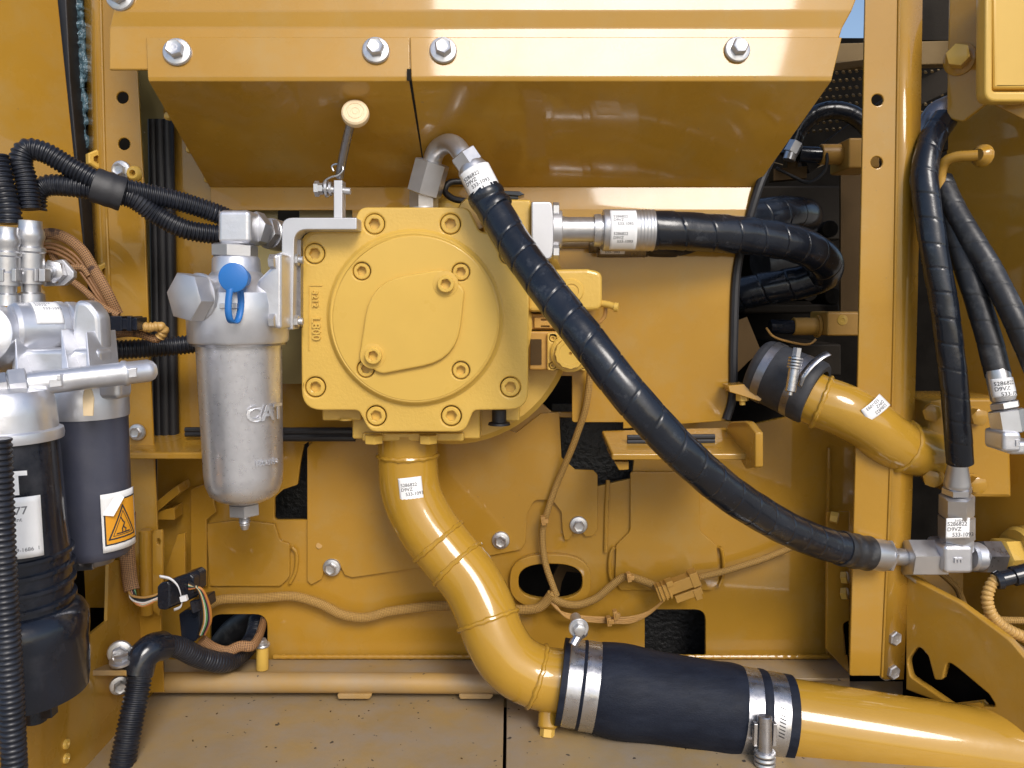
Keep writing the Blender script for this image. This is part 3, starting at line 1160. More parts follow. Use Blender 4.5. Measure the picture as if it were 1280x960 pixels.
# outlet elbow with its bolts under the pump: S pipe
pipe = thing('suction_pipe', 'yellow S-bent suction pipe with weld beads dropping from the pump', 'pipe', P(640, 880, .0))
path = [(510, 540, .075), (510, 575, .075), (514, 615, .070), (532, 655, .060), (560, 692, .050), (589, 728, .035), (606, 762, .020), (618, 795, .008), (640, 828, .0), (672, 846, -.002), (705, 852, -.004)]
pr = .0405
g = G()
g.tube(PP(path), pr, 48, .005)
g.build('tube', 'yellow_pipe', pipe)


def bead(parent, pth, fr_, r, mt='yellow_pipe', th=.0028, seg=40):
    """weld bead ring round a tube at a fraction of its length"""
    pt, L = smooth_path(pth, .004)
    i = min(max(int(fr_ * (len(pt) - 1)), 1), len(pt) - 2)
    t_ = (pt[i + 1] - pt[i - 1]).normalized()
    u_ = Vector((0, 0, 1)) if abs(t_.z) < .8 else Vector((1, 0, 0))
    u_ = (u_ - t_ * u_.dot(t_)).normalized()
    w_ = t_.cross(u_)
    ring = [pt[i] + (u_ * cos(2 * pi * k / seg) + w_ * sin(2 * pi * k / seg)) * r + t_ * .0007 * sin(k * 2.4) for k in range(seg + 1)]
    gg = G()
    gg.tube(ring, th * 1.15, 8, raw=True, caps=False, rf=lambda d, a, l: 1 + .16 * sin(d * 900) + .10 * sin(d * 217))
    return gg.build('weld_bead', mt, parent), pt[i], t_


for f in (.085, .385, .485, .685, .915):
    bead(pipe, PP(path), f, pr)
g = G()
g.pbox(452, 541, 580, 552, .035, .12)
g.build('flange', 'yellow_cast', pipe, bev=.003)
for x in (467, 535):
    g = G()
    c = P(x, 543, .03)
    g.hex(c, c + Vector((0, 0, -.012)), .0125, rot=.3)
    g.build('bolt', 'yellow_smooth', pipe)
# label on the first bend
sticker(pipe, on_cyl(P(514, 606, .0715), P(521, 640, .07) - P(509, 575, .075), (.12, -1, .05), pr + .0008, (1, 0, .10)), .031, .031, part_items(.031, .031, .0062))
# drain boss with plug
g = G()
c = P(686, 880, -.012)
g.cyl(c, c + Vector((-.002, -.012, -.026)), .013, 24, .002)
g.build('drain_boss', 'yellow_pipe', pipe)
g = G()
c2 = c + Vector((-.002, -.012, -.026))
g.hex(c2, c2 + Vector((-.001, -.004, -.010)), .0095)
g.build('drain_plug', 'yellow_smooth', pipe)

# rubber sleeve with its bands
A0, A1 = P(700, 851, -.004), P(985, 899, -.030)
AX = (A1 - A0).normalized()
slv = thing('rubber_sleeve', 'thick dark rubber sleeve joining two yellow pipes at the bottom', 'hose', P(840, 940, -.02))
LS = (A1 - A0).length
g = G()
rs = .0545


def sl_r(q):
    d = rs + .0048 * math.exp(-((q - .27) / .12) ** 2) + .0020 * math.exp(-((q - .55) / .2) ** 2) + .0022 * math.exp(-((q - .74) / .05) ** 2) + .0012 * math.exp(-((q - .098) / .012) ** 2) + .0014 * math.exp(-((q - .87) / .016) ** 2)
    return d - sum(.0016 * math.exp(-((q - b) / .028) ** 4) for b in (.06, .135, .815, .925))


g.tube([A0.lerp(A1, i / 90) for i in range(91)], sl_r, 72, raw=True)
g.build('sleeve', 'sleeve_rubber', slv, bev=.0)
for q, w_ in ((.060, .0105), (.135, .0105), (.815, .0115), (.925, .0115)):
    g = G()
    c = A0 + AX * (LS * q)
    rr = sl_r(q) + .0010
    g.lathe(c, AX, [(-w_, rr - .001), (-w_, rr), (-w_ + .001, rr + .0008), (w_ - .001, rr + .0008), (w_, rr), (w_, rr - .001)], 72)
    g.build('band', 'stainless', slv)
# tangent bolt of the left clamp
c = P(723, 784, -.035)
g = G()
g.lathe(c, Vector((.05, -1, 0)), [(-.03, 0), (-.03, .007), (0, .007), (0, .0122), (.0035, .0124), (.0042, .0116), (.0042, .0085), (.0036, .0080), (.0036, 0)], 28)
g.hex(c + Vector((0, -.003, 0)), c + Vector((.001, -.013, 0)), .0074, rot=.2)
g.build('clamp_bolt', 'bolt_zinc', slv)
g = G()
g.tube(PP([(716, 806, -.045), (722, 796, -.04), (730, 790, -.03)]), .006, 10, .004)
g.build('clamp_bridge', 'stainless', slv)
# worm housing of the right clamp
c = P(957, 905, -.092)
dn = Vector((.0, -.03, -1)).normalized()
g = G()
g.cyl(c + Vector((0, .004, .008)), c + dn * .034, .0085, 20, .001)
g.build('worm_housing', 'stainless', slv)
g = G()
for k in range(5):
    g.lathe(c + dn * (.033 + .0062 * k), dn, [(0, .007), (.0006, .0122), (.003, .013), (.0048, .0122), (.0054, .007)], 22)
g.build('disc_springs', 'zinc', slv)
g = G()
for sx in (-1, 1):
    g.box(c + Vector((sx * .0115, .003, -.014)), (.0022, 0, 0), (0, .004, 0), (0, 0, .014))
g.build('housing_tabs', 'stainless', slv, bev=.0006)
g = G()
for k in range(9):
    th = .10 + k * .075
    u_ = (TOC - AX * TOC.dot(AX)).normalized()
    w2 = AX.cross(u_)
    if w2.z < 0:
        w2 = -w2
    cc = A0 + AX * (LS * .925) + (u_ * cos(th - .05) + w2 * sin(th - .05)) * (sl_r(.925) + .0019)
    nn = (u_ * cos(th - .05) + w2 * sin(th - .05))
    tt = AX.cross(nn)
    g.box(cc, AX * .0036 + tt * .0010, tt * .0007, nn * .0003)
g.build('band_slots', 'wire_black', slv)

# suction pipe to the right
p2 = thing('suction_pipe', 'straight yellow suction pipe leaving the sleeve towards the lower right corner', 'pipe', P(1130, 950, -.05))
g = G()
g.tube([A0 + AX * (LS * .9), A1, P(1130, 922, -.045), P(1320, 950, -.06)], .0505, 56, .02)
g.build('tube', 'yellow_pipe', p2)

# ------------------------------------------------------------------ hoses and fittings on the pump
def label_part(parent, c, A, F, r, U, w, h, sz, dx=None):
    return sticker(parent, on_cyl(c, A, F, r, U), w, h, part_items(w, h, sz, dx))


mh = thing('hydraulic_hose', 'long black spiral-wrapped hydraulic hose crossing in front from pump top to tee', 'hose', P(1110, 700, .02))
hp = [(604, 239, -.033), (613, 255, -.036), (648, 312, -.065), (694, 375, -.105), (745, 440, -.14), (798, 507, -.155), (848, 561, -.15), (900, 607, -.125), (960, 648, -.08), (1020, 676, -.03), (1060, 687, -.004), (1080, 690.8, .006)]
HP = PP(hp)
g = G()
g.tube(HP, .0208, 36, .0008, spiral(.0345, .05, -1, .3))
g.build('spiral_guard', 'guard', mh)
a, b = P(588, 206, -.028), P(607, 243, -.034)
dd = (b - a).normalized()
g = G()
g.lathe(a, dd, [(0, 0), (0, .0155), (.006, .0185), (.036, .0190), (.041, .0195), (.046, .0185), (.046, 0)], 36)
g.build('ferrule', 'zinc', mh)
g = G()
c = P(606, 241, -.033)
g.tube([c, c + dd * .012, P(621, 264, -.039)], lambda q: .0218 + .0008 * sin(9 * q), 32, .002)
g.build('shrink_end', 'guard', mh)
label_part(mh, a + dd * .024, dd, (.15, -1, .15), .0198, dd.cross(Vector((0, -1, 0))) * -1, .05, .030, .0062)
g = G()
g.hex(P(578, 192, -.028), P(589, 208, -.028), .0175, rot=.5)
g.build('hex_shoulder', 'zinc', mh)
g = G()
g.tube(PP([(539, 224, .035), (540, 204, .033), (545, 189, .026), (557, 180, .012), (569, 182, -.008), (578, 193, -.022), (587, 206, -.028)]), .0118, 28, .002)
g.build('bent_tube', 'zinc', mh)
g = G()
a_, b_ = P(530, 243, .040), P(541, 202, .033)
g.hex(a_, b_, .0225, rot=.35, ch=.1)
g.build('swivel_nut', 'zinc', mh)
g = G()
a_ = P(530, 262, .045)
g.hex(a_, P(530, 238, .042), .0185, rot=.25)
g.lathe(P(530, 263, .045), (0, 0, 1), [(0, 0), (0, .0185), (.003, .0185), (.004, .016)], 28)
g.build('adapter', 'zinc', mh)
# lower end
q0, q1 = P(1081, 691.3, .0075), P(1113, 695.5, .02)
e = (q1 - q0).normalized()
g = G()
g.tube([P(1050, 685, -.01), P(1066, 688.4, .0), P(1084, 691.6, .008)], lambda q: .0222 + .0006 * sin(14 * q), 32, .002)
g.build('shrink_end', 'guard_dull', mh)
g = G()
g.lathe(q0, e, [(0, 0), (0, .0205), (.030, .0205), (.033, .0195), (.033, .010)], 36)
g.hex(q0 + e * .031, q0 + e * .037, .0220, rot=.2)
g.build('ferrule', 'zinc', mh)
g = G()
g.cyl(q0 + e * .033, P(1138, 697, .03), .0112, 24)
g.build('neck', 'zinc', mh)
g = G()
g.hex(P(1131, 697, .028), P(1177, 697, .030), .0255, rot=.15, ch=.1)
g.build('swivel_nut', 'zinc', mh)

# side port: flange, tube and hose going right
def port_hose(label, off, pts, ferr, with_label):
    r_ = thing('hydraulic_hose', label, 'hose', P(700, 300 + off[1], off[2] + .05), group='spiral-wrapped hoses from the pump side port')
    x, y, dY = off

    def Q(px, py, Y):
        return P(px + x, py + y, Y + dY)
    if with_label:
        plate('flange_half', [(664, 252, 3), (690, 252, 6), (692, 270), (692, 305), (690, 326, 8), (664, 320, 4)], -.002, .075, 'alu_plate', r_, bev=.002)
        g = G()
        for yy in (262, 315):
            g.hex(Q(691, yy, .02), Q(699, yy, .02), .009)
        g.build('flange_bolts', 'bolt_zinc', r_)
        g = G()
        g.cyl(Q(690, 287, .03), Q(702, 287, .03), .024, 28, .001)
        g.build('collar', 'alu_plate', r_)
    g = G()
    g.lathe(Q(698, 287, .03), Vector((1, 0, 0)), [(0, .0185), (.006, .0165), (.012, .0158), (.048, .0158)], 30)
    g.build('tube', 'zinc', r_)
    g = G()
    c_ = Q(742, 288, .03)
    Lf = (Q(815, 288, .03) - c_).length
    pr_ = [(0, 0), (0, .0200), (.006, .0205), (.0085, .0205), (.009, .0188), (.011, .0188), (.0115, .0255), (.014, .0262), (.054, .0262)]
    h_ = .054
    for k in range(5):
        pr_ += [(h_ + .001, .0256), (h_ + .0018, .0256), (h_ + .0028, .0262), (h_ + .004, .0262)]
        h_ += .0042
    pr_ += [(h_ + .001, .0255), (h_ + .001, 0)]
    g.lathe(c_, Vector((1, 0, 0)), pr_, 40)
    g.build('ferrule', 'zinc' if with_label else 'steel_dark', r_)
    if with_label:
        cc_ = c_ + Vector((.035, 0, 0))
        fn = on_cyl(cc_, (1, 0, 0), (0, -1, -.05), .0265, (1, 0, 0))
        w, h = .033, .060
        it = []
        for v0 in (.0105, -.0115):
            it += [('5286822', .0052, -.013, v0 + .005), ('D9VZ', .0052, -.013, v0), ('533-1093', .0052, -.008, v0 - .005)]
        sticker(r_, fn, w, h, it, nv=18)
    else:
        fn = on_cyl(c_ + Vector((.030, 0, 0)), (1, 0, 0), (0, -.7, -.72), .0265, (1, 0, 0))
        sticker(r_, fn, .033, .008, [('533-1093', .0052, -.010, -.0022)])
    g = G()
    g.tube([c_ + Vector((h_ - .004, 0, 0))] + [P(*q) for q in pts], .0245, 36, .0009, spiral(.036, .05, -1, .1, .04))
    g.build('spiral_guard', 'guard', r_)
    return r_


port_hose('black spiral-wrapped hose with large white sticker, leaving pump side port to the right', (0, 0, 0),
          [(850, 289, .035), (905, 292, .05), (960, 298, .075), (1005, 309, .10), (1029, 325, .13), (1028, 343, .165), (1000, 353, .185), (960, 360, .20), (915, 370, .22)], None, True)
port_hose('second black spiral-wrapped hose, running just behind the stickered one, partly hidden', (-6, 10, .07),
          [(845, 300, .105), (890, 286, .12), (935, 273, .14), (978, 267, .17), (1004, 268, .22), (1006, 276, .29), (985, 288, .36), (940, 300, .44)], None, False)

# thin black cable loop with connector behind the hose
r = thing('sensor_plug', 'flat black plug with thin cable loop on top of the pump', 'plug', P(630, 249, .06))
g = G()
g.tube(PP([(612, 231, .07), (580, 227, .07), (561, 229, .065), (556, 239, .06), (566, 248, .055), (584, 252, .05)]), .0042, 12, .003)
g.build('cable', 'wire_black', r)
g = G()
g.prism([P(622, 238, .045), P(650, 239, .045), P(656, 243, .045), P(650, 245, .045), P(622, 243, .045)], Vector((0, .03, 0)))
g.pbox(632, 244, 648, 249, .05, .075)
g.build('plug_body', 'black_plastic', r, bev=.001)

# ------------------------------------------------------------------ small lever on the aluminium bracket
br = plate('mount_bracket', [(352, 412), (352, 300, 34), (352, 272, 34), (446, 272, 2), (446, 287, 2), (368, 287, 16), (366, 412, 1)], -.030, .080, 'alu_plate', bev=.0012,
           label='bent aluminium bracket holding the silver filter to the pump', cat='bracket')
g = G()
g.pbox(366, 300, 376, 408, -.012, .05)
g.build('spacer', 'steel_dark', br)
for y in (325, 402):
    g = G()
    g.hex(P(366, y, -.02), P(374, y, -.02), .0075)
    g.cyl(P(366, y, -.02), P(379, y, -.02), .0045, 14)
    g.build('bolt', 'bolt_zinc', br)
lv = thing('lever', 'small steel lever with cream round knob standing on the bracket', 'lever', P(420, 273, .0))
g = G()
g.tube(PP([(424, 222, -.004), (430, 190, -.020), (438, 155, -.038)]), .0052, 16, .004)
g.build('stem', 'steel_dark', lv)
g = G()
c = P(444, 141, -.050)
ax = Vector((.10, -.95, .28)).normalized()
g.lathe(c - ax * .008, ax, [(-.006, 0), (-.006, .006), (-.002, .009), (.002, .0155), (.005, .0162), (.0095, .0155), (.011, .0135), (.011, .0105), (.0104, .0100), (.0104, .0086), (.011, .0082), (.011, .005), (.0105, .0046), (.0105, .0032), (.0110, .0028), (.011, 0)], 36)
g.build('knob', 'cap_cream', lv)
g = G()
g.pbox(417, 225, 428, 275, -.014, .006)
g.build('bar', 'alu_plate', lv, bev=.001)
g = G()
g.cyl(P(399, 236, -.006), P(438, 239, -.006), .0042, 14)
g.lathe(P(400, 236, -.006), (1, 0, 0), [(-.006, 0), (-.006, .0095), (-.001, .0095), (-.001, .007), (.004, .007)], 6)
g.cyl(P(407, 236, -.006), P(410, 236, -.006), .0105, 20)
g.cyl(P(412, 236, -.006), P(415, 236, -.006), .0085, 20)
g.build('pivot_bolt', 'bolt_zinc', lv)
g = G()
g.tube(PP([(406, 240, -.008), (405, 228, -.011), (412, 222, -.014), (424, 218, -.016), (429, 212, -.016), (427, 207, -.014), (420, 205, -.011), (415, 208, -.01), (417, 214, -.01)]), .0013, 8, .002)
g.build('spring_clip', 'stainless', lv)

# ------------------------------------------------------------------ round silver filter
Z = Vector((0, 0, 1))
FY = -.035
flt = thing('inline_filter', 'silver cast inline filter with blue cap, left of the pump', 'filter', P(304, 660, FY))


def ax(py):
    return P(306, py, FY)


def zz(py):
    return (ax(py) - ax(627)).dot(Z)


base = ax(627)
k = S(1, 299, 500, FY)
g = G()
g.lathe(base, Z, [(0, 0), (0, 22 * k), (zz(622), 34 * k), (zz(616), 42 * k), (zz(604), 46.5 * k), (zz(590), 48 * k), (zz(436), 51 * k), (zz(430), 52 * k), (zz(430), 40 * k)], 64)
bowl = g.build('bowl', 'alu_blast', flt)
g = G()
g.lathe(base, Z, [(zz(431), 40 * k), (zz(431), 57 * k), (zz(428), 57 * k), (zz(428), 40 * k)], 48)
g.build('seal_ring', 'steel_dark', flt)
g = G()
g.lathe(base, Z, [(zz(428), 0), (zz(428), 58 * k), (zz(425), 60 * k), (zz(380), 61 * k), (zz(366), 59 * k), (zz(352), 46 * k), (zz(346), 34 * k), (zz(340), 29 * k), (zz(324), 28 * k), (zz(321), 26 * k), (zz(321), 0)], 56)
g.build('head', 'alu_cast', flt)
g = G()
c = P(305, 628, FY)
g.hex(c, c - Z * .016, .0195, rot=.2)
g.build('drain_nut', 'zinc', flt)
g = G()
pr_ = [(0, .0045)]
for i in range(6):
    pr_ += [(.001 + .0022 * i, .0070 if i < 5 else .0055), (.0018 + .0022 * i, .0062)]
pr_ += [(.019, .0040), (.019, 0)]
g.lathe(c - Z * .015, -Z, pr_, 18)
g.build('drain_valve', 'zinc', flt)
# lettering cast on the bowl
fn = on_cyl(ax(512), Z, (.78, -.62, 0), 49.3 * k, (.62, .78, 0))
lettering('cast_letters', flt, 'alu_cast', [('CAT', .025, -.002, -.008, 'CENTER')], fn, .0007, .022)
fn = on_cyl(ax(575), Z, (.78, -.62, 0), 48.6 * k, (.62, .78, 0))
lettering('cast_number', flt, 'alu_cast', [('150-3118', .0085, 0, 0, 'CENTER')], fn, .0006, .015)
# elbow on top
g = G()
g.hex(P(294, 322, FY), P(294, 305, FY), .0265, rot=.5)
g.build('nut', 'zinc', flt)
g = G()
g.pbox(271, 262, 313, 305, FY - .020, FY + .03)
g.build('elbow_block', 'alu_cast', flt, bev=.006)
e1, e2 = P(306, 283, FY + .006), P(345, 294, FY + .055)
dv = (e2 - e1).normalized()
g = G()
g.hex(e1 + dv * .010, e1 + dv * .026, .0215, rot=.3)
g.hex(e1 + dv * .030, e1 + dv * .042, .0195, rot=.7)
g.cyl(e1 + dv * .042, e1 + dv * .062, .0195, 26, .001)
g.build('swivel_nut', 'zinc', flt)
# side plug
g = G()
pa = Vector((-.48, -.87, .02)).normalized()
c = P(268, 372, FY - .03)
g.cyl(c - pa * .01, c + pa * .020, .0255, 32, .001)
g.build('boss', 'alu_cast', flt)
g = G()
g.lathe(c + pa * .019, pa, [(0, 0), (0, .0275), (.004, .0275), (.005, .026), (.005, 0)], 32)
g.hex(c + pa * .023, c + pa * .044, .0285, rot=.35, ch=.1)
g.build('hex_plug', 'alu_plate', flt)
# blue dust cap with strap
cap = G()
c = P(292, 347, FY - .075)
cap.lathe(c, Vector((.05, -1, 0)), [(-.030, 0), (-.030, .011), (-.003, .0115), (-.003, .0160), (0, .0165), (.002, .0160), (.0028, .0145), (.0028, 0)], 40)
blue = cap.build('dust_cap', 'blue_plastic', flt)
g = G()
rows = []
sp, _ = smooth_path(PP([(288, 360, FY - .076), (286, 376, FY - .078), (286, 392, FY - .078), (289, 401, FY - .074), (295, 402, FY - .066), (299, 394, FY - .060), (301, 378, FY - .058), (300, 362, FY - .060)]), .0022)
for i, p in enumerate(sp):
    rows.append([p + Vector((-.0036, 0, 0)), p + Vector((.0036, 0, 0))])
g.quads(rows)
o = g.build('strap', 'blue_plastic', flt, recalc=False)
o.modifiers.new('s', 'SOLIDIFY').thickness = .0018
g = G()
g.cyl(P(292, 347, FY - .06), P(292, 347, FY), .012, 24)
g.pbox(274, 379, 296, 386, FY - .064, FY - .04)
g.build('test_port', 'zinc', flt, bev=.001)
# mounting side with bolts
plate('mount_face', [(316, 372, 4), (322, 350, 8), (340, 332, 6), (338, 318, 3), (352, 316, 4), (352, 412, 4), (342, 410, 4), (316, 412, 5)], FY - .035, .07, 'alu_cast', flt, bev=.004)
for y in (327, 401):
    g = G()
    g.hex(P(337, y, FY - .036), P(345, y, FY - .036), .0085, rot=.2)
    g.build('bolt', 'bolt_zinc', flt)
plate('joint_plate', [(343, 318, 4), (353, 314, 3), (353, 410, 6), (343, 408, 4), (341, 380, 4), (338, 370, 3), (340, 345)], FY - .012, .05, 'alu_plate', flt, bev=.002)

# ------------------------------------------------------------------ corrugated conduits
def conduit(label, pts, r_, pitch=.0044, mt='conduit', depth=.13, seg=24, extra=None, cat='conduit'):
    t_ = thing('corrugated_conduit', label, cat, P(*pts[-1]), group='black corrugated conduits')
    gg = G()
    gg.tube(PP(pts), r_, seg, pitch / 6, ribbed(pitch, depth))
    gg.build('sleeve', mt, t_)
    return t_


c1 = conduit('upper corrugated black conduit arching from fuel filter past the left post to the filter elbow',
             [(38, 262, -.07), (32, 225, -.07), (26, 200, -.07), (34, 187, -.065), (54, 190, -.06), (90, 210, -.05), (130, 230, -.04), (175, 240, -.02), (225, 252, .0), (268, 266, .02), (300, 280, .04)], .0125)
c2 = conduit('lower corrugated black conduit bundled with the arching one, dipping towards the silver filter',
             [(44, 262, -.055), (46, 240, -.055), (60, 232, -.05), (90, 233, -.045), (130, 240, -.035), (165, 248, -.025), (195, 268, -.01), (230, 286, .0), (268, 293, .015), (300, 296, .03)], .0125)
g = G()
g.tube(PP([(118, 231, -.045), (136, 237, -.04), (154, 243, -.033)]), lambda q: .0185, 28, .004, rf=lambda d, th, L: 1 + .12 * cos(2 * th + .6) + .02 * sin(d * 500))
g.build('tape_wrap', 'seal_rubber', c1)
conduit('short piece of corrugated black conduit at the left picture edge above the filter', [(-6, 195, -.09), (2, 230, -.09), (10, 262, -.09), (12, 280, -.09)], .0135, .0056)
c3 = conduit('short straight corrugated black conduit from fuel filter into the gap behind the silver filter', [(120, 437, .0), (150, 437, .01), (200, 434, .03), (250, 429, .05)], .0125, .0048)
g = G()
g.box(P(134, 434, -.016), (.003, 0, -.0105), (.004, 0, .0012), (0, .004, 0))
g.lathe(P(139, 441, -.018), Vector((.3, -.5, -.8)), [(0, 0), (0, .0045), (.006, .0045), (.006, 0)], 6)
g.build('worm_clamp', 'stainless', c3, bev=.0008)
conduit('big corrugated black conduit running down the bottom left picture edge', [(-2, 548, -.33), (1, 620, -.33), (5, 720, -.33), (11, 820, -.33), (19, 970, -.33)], .0105, .0050, seg=28)
c5 = conduit('corrugated black conduit bending over the lower rail and dropping to the floor', [(146, 990, -.10), (158, 930, -.085), (172, 860, -.06), (177, 830, -.05)], .0150, .0050, seg=28)
g = G()
g.tube(PP([(174, 838, -.052), (180, 818, -.045), (196, 808, -.03), (222, 809, .0), (250, 822, .03), (280, 828, .06), (302, 816, .11), (318, 795, .17), (322, 775, .20)]), .0140, 26, .0008, ribbed(.0046, .05))
g.build('bend_sleeve', 'conduit', c5)
g = G()
g.tube(PP([(172, 842, -.0535), (178, 822, -.047), (189, 811, -.038), (204, 807, -.02)]), .0185, 28, .003)
g.build('elbow_cover', 'black_plastic', c5)

# ------------------------------------------------------------------ fuel filter unit at the left edge
ff = thing('fuel_filter', 'silver fuel filter head with two dark canisters at the left edge', 'filter', P(70, 900, -.2))
# near canister
NY = -.235
k = S(1, 30, 700, NY)


def cy(px, py, Y, ref, refY=None):
    return (P(px, py, Y) - ref).dot(Z)


b0 = P(30, 868, NY)
h = lambda py: (P(30, py, NY) - b0).z
g = G()
pr_ = [(0, 0), (0, 66 * k), (h(864), 74 * k), (h(850), 76 * k), (h(800), 78 * k), (h(792), 79 * k), (h(772), 79 * k), (h(764), 74 * k), (h(758), 68 * k)]
for y in (748, 728, 708, 690):
    pr_ += [(h(y + 8), 63 * k), (h(y + 3), 63 * k), (h(y + 2), 66.5 * k), (h(y - 2), 66.5 * k), (h(y - 3), 62 * k)]
pr_ += [(h(660), 60 * k), (h(560), 57 * k), (h(546), 57 * k), (h(546), 0)]
g.lathe(b0, Z, pr_, 72)
can = g.build('near_canister', 'black_plastic', ff)
g = G()
for th in (.30, -.9):
    d_ = Vector((sin(th), -cos(th), 0))
    tn = Vector((cos(th), sin(th), 0))
    g.box(b0 + Z * h(730) + d_ * 63 * k, d_ * .0035, tn * .002, Z * .06)
g.build('rib', 'black_plastic', ff, bev=.0008)
g = G()
g.cyl(b0 - Z * .028 + Vector((.010, 0, 0)), b0 + Vector((.010, 0, .003)), .011, 18)
g.box(b0 - Z * .018 + Vector((.018, 0, 0)), (.012, 0, .002), (0, .006, 0), (0, 0, .006))
g.build('drain_tap', 'black_plastic', ff, bev=.001)
# label of the near canister
F_ = Vector((.25, -1, 0))
fn = on_cyl(P(30, 645, NY), Z, F_, 60.4 * k, (1, .12, 0))
w, hh = .058, .058
sticker(ff, fn, w, hh, [('1R-0777', .0105, -.018, .013), ('Fuel Element', .0052, -.014, .0065), ('Elemento', .0045, -.014, .0018), ('Fi', .0042, -.004, -.008), ('Assembly', .0045, -.012, -.0155), ('519-1686  1', .0050, .002, -.0225)], ink='ink_soft')
# white letter above
fn = on_cyl(P(30, 592, NY), Z, F_, 59.2 * k, (1, .12, 0))
lettering('printed_letters', ff, 'paper', [('CAT', .030, .0165, -.010, 'RIGHT')], fn, .0001, .03)
# far canister
SY = -.13
k2 = S(1, 118, 600, SY)
b1 = P(118, 692, SY)
h2 = lambda py: (P(118, py, SY) - b1).z
g = G()
g.lathe(b1, Z, [(0, 0), (0, 40 * k2), (h2(687), 44 * k2), (h2(680), 45.5 * k2), (h2(600), 46 * k2), (h2(510), 47 * k2), (h2(505), 0)], 64)
g.build('far_canister', 'canister_grey', ff)
g = G()
g.lathe(b1, Z, [(-.010, 0), (-.010, .020), (-.004, .022), (.003, .022)], 24)
g.box(b1 + Vector((-.012, -.012, -.008)), (.020, .0, .002), (0, .008, 0), (0, 0, .006))
g.build('bottom_clip', 'steel_dark', ff, bev=.001)
# warning label, one corner peeling
F2 = Vector((.93, -.36, 0))
fn = on_cyl(P(118, 645, SY), Z, F2, 46.6 * k2, (.36, .93, 0))
sticker(ff, fn, .046, .064, None, name='warning_label')
wl = ff.children[-1]
g = G()
w, hh = .040, .048
nn = 10
pts = [(-w / 2, -hh / 2), (w / 2, -hh / 2), (w / 2, hh / 2), (-w * .12, hh / 2), (-w / 2, hh * .2)]
rows = []
for j in range(nn + 1):
    y = -hh / 2 + hh * j / nn
    xl = -w / 2 if y < hh * .2 else -w / 2 + (y - hh * .2) / (hh * .3) * w * .38
    rows.append([fn(xl + (w / 2 - xl) * i / nn, y, .0008) for i in range(nn + 1)])
g.quads(rows)
g.build('orange_field', 'label_orange', wl)


def strokes(polys, wd, fn_, hgt):
    gg = G()
    for pl in polys:
        for (ax_, ay_), (bx_, by_) in zip(pl, pl[1:]):
            d_ = Vector((bx_ - ax_, by_ - ay_))
            if d_.length < 1e-6:
                continue
            nrm = Vector((-d_.y, d_.x)).normalized() * wd / 2
            ex = d_.normalized() * wd * .4
            m_ = 4
            rows_ = []
            for q in range(m_ + 1):
                cxx = ax_ - ex.x + (d_.x + 2 * ex.x) * q / m_
                cyy = ay_ - ex.y + (d_.y + 2 * ex.y) * q / m_
                rows_.append([fn_(cxx + nrm.x, cyy + nrm.y, hgt), fn_(cxx - nrm.x, cyy - nrm.y, hgt)])
            gg.quads(rows_)
    return gg


tri = [(-.0165, -.0185), (.0165, -.0185), (0, .0165), (-.0165, -.0185)]
tri2 = [(-.0120, -.0155), (.0120, -.0155), (0, .0105), (-.0120, -.0155)]
strokes([tri, [(-.02, -.024), (.02, -.024)], [(-.02, -.024), (-.02, .009)], [(-.005, .024), (.02, .024)]], .0016, fn, .0012).build('triangle_border', 'ink', wl)
strokes([tri2], .0007, fn, .0012).build('triangle_line', 'ink', wl)
strokes([[(-.003, .004), (-.0005, -.001), (.0015, -.003), (0, -.0075), (.003, -.010), (.0025, -.013)], [(.0015, -.003), (-.0015, -.009), (-.0015, -.012)], [(-.008, -.0135), (.008, -.0135)]], .0014, fn, .0012).build('pictogram', 'ink', wl)
# peeled white corner
g = G()
pl = [(-.0225, .010), (-.006, .032), (-.001, .026), (-.013, .008)]
g.quads([[fn(pl[0][0], pl[0][1], .0022), fn(pl[1][0], pl[1][1], .002)], [fn(pl[3][0], pl[3][1], .0060), fn(pl[2][0], pl[2][1], .0055)]])
g.build('peeled_corner', 'paper', wl)

# heads: flange ring and bell over near canister
g = G()
g.lathe(b0, Z, [(h(549), 54 * k), (h(549), 62 * k), (h(543), 63 * k), (h(537), 62 * k), (h(535), 57 * k), (h(515), 56 * k), (h(496), 54 * k), (h(488), 48 * k), (h(484), 30 * k), (h(484), 0)], 64)
g.build('near_head', 'alu_cast', ff)
g = G()
g.lathe(b1, Z, [(h2(520), 44 * k2), (h2(520), 48.5 * k2), (h2(514), 49 * k2), (h2(480), 49 * k2), (h2(470), 44 * k2), (h2(466), 0)], 56)
g.build('far_head', 'alu_cast', ff)
plate('slot', [(104, 520), (103, 498, 5), (105, 486, 5), (114, 486, 5), (117, 498, 5), (116, 520)], SY - .0565, .002, 'cap_cream', ff, bev=.0004)
# horizontal header tube
g = G()
a, b = P(-20, 487, -.245), P(196, 462, -.165)
d_ = (b - a).normalized()
La = (b - a).length
r0 = .0118
g.lathe(a, d_, [(0, 0), (0, r0), (La - .034, r0), (La - .032, r0 + .0014), (La - .029, r0 + .0014), (La - .027, r0), (La - .008, r0 * .98), (La - .003, r0 * .8), (La, r0 * .45), (La, 0)], 40)
g.build('header_tube', 'alu_cast', ff)
g = G()
q = a + d_ * .024
g.hex(q - d_ * .004, q + d_ * .012, .0175, rot=.3)
g.hex(q - d_ * .020, q - d_ * .004, .0145, rot=.1)
g.build('header_nut', 'zinc', ff)
g = G()
q = P(72, 478, -.222)
g.box(q, d_ * .0055, (0, .004, 0), (0, 0, .0045))
g.box(q + Vector((.003, 0, .005)), d_ * .002, (0, .003, 0), (0, 0, .003))
g.build('header_lug', 'alu_cast', ff, bev=.001)
g = G()
q = P(166, 466, -.186)
g.box(q, d_ * .005, (0, .003, 0), (0, 0, .0050))
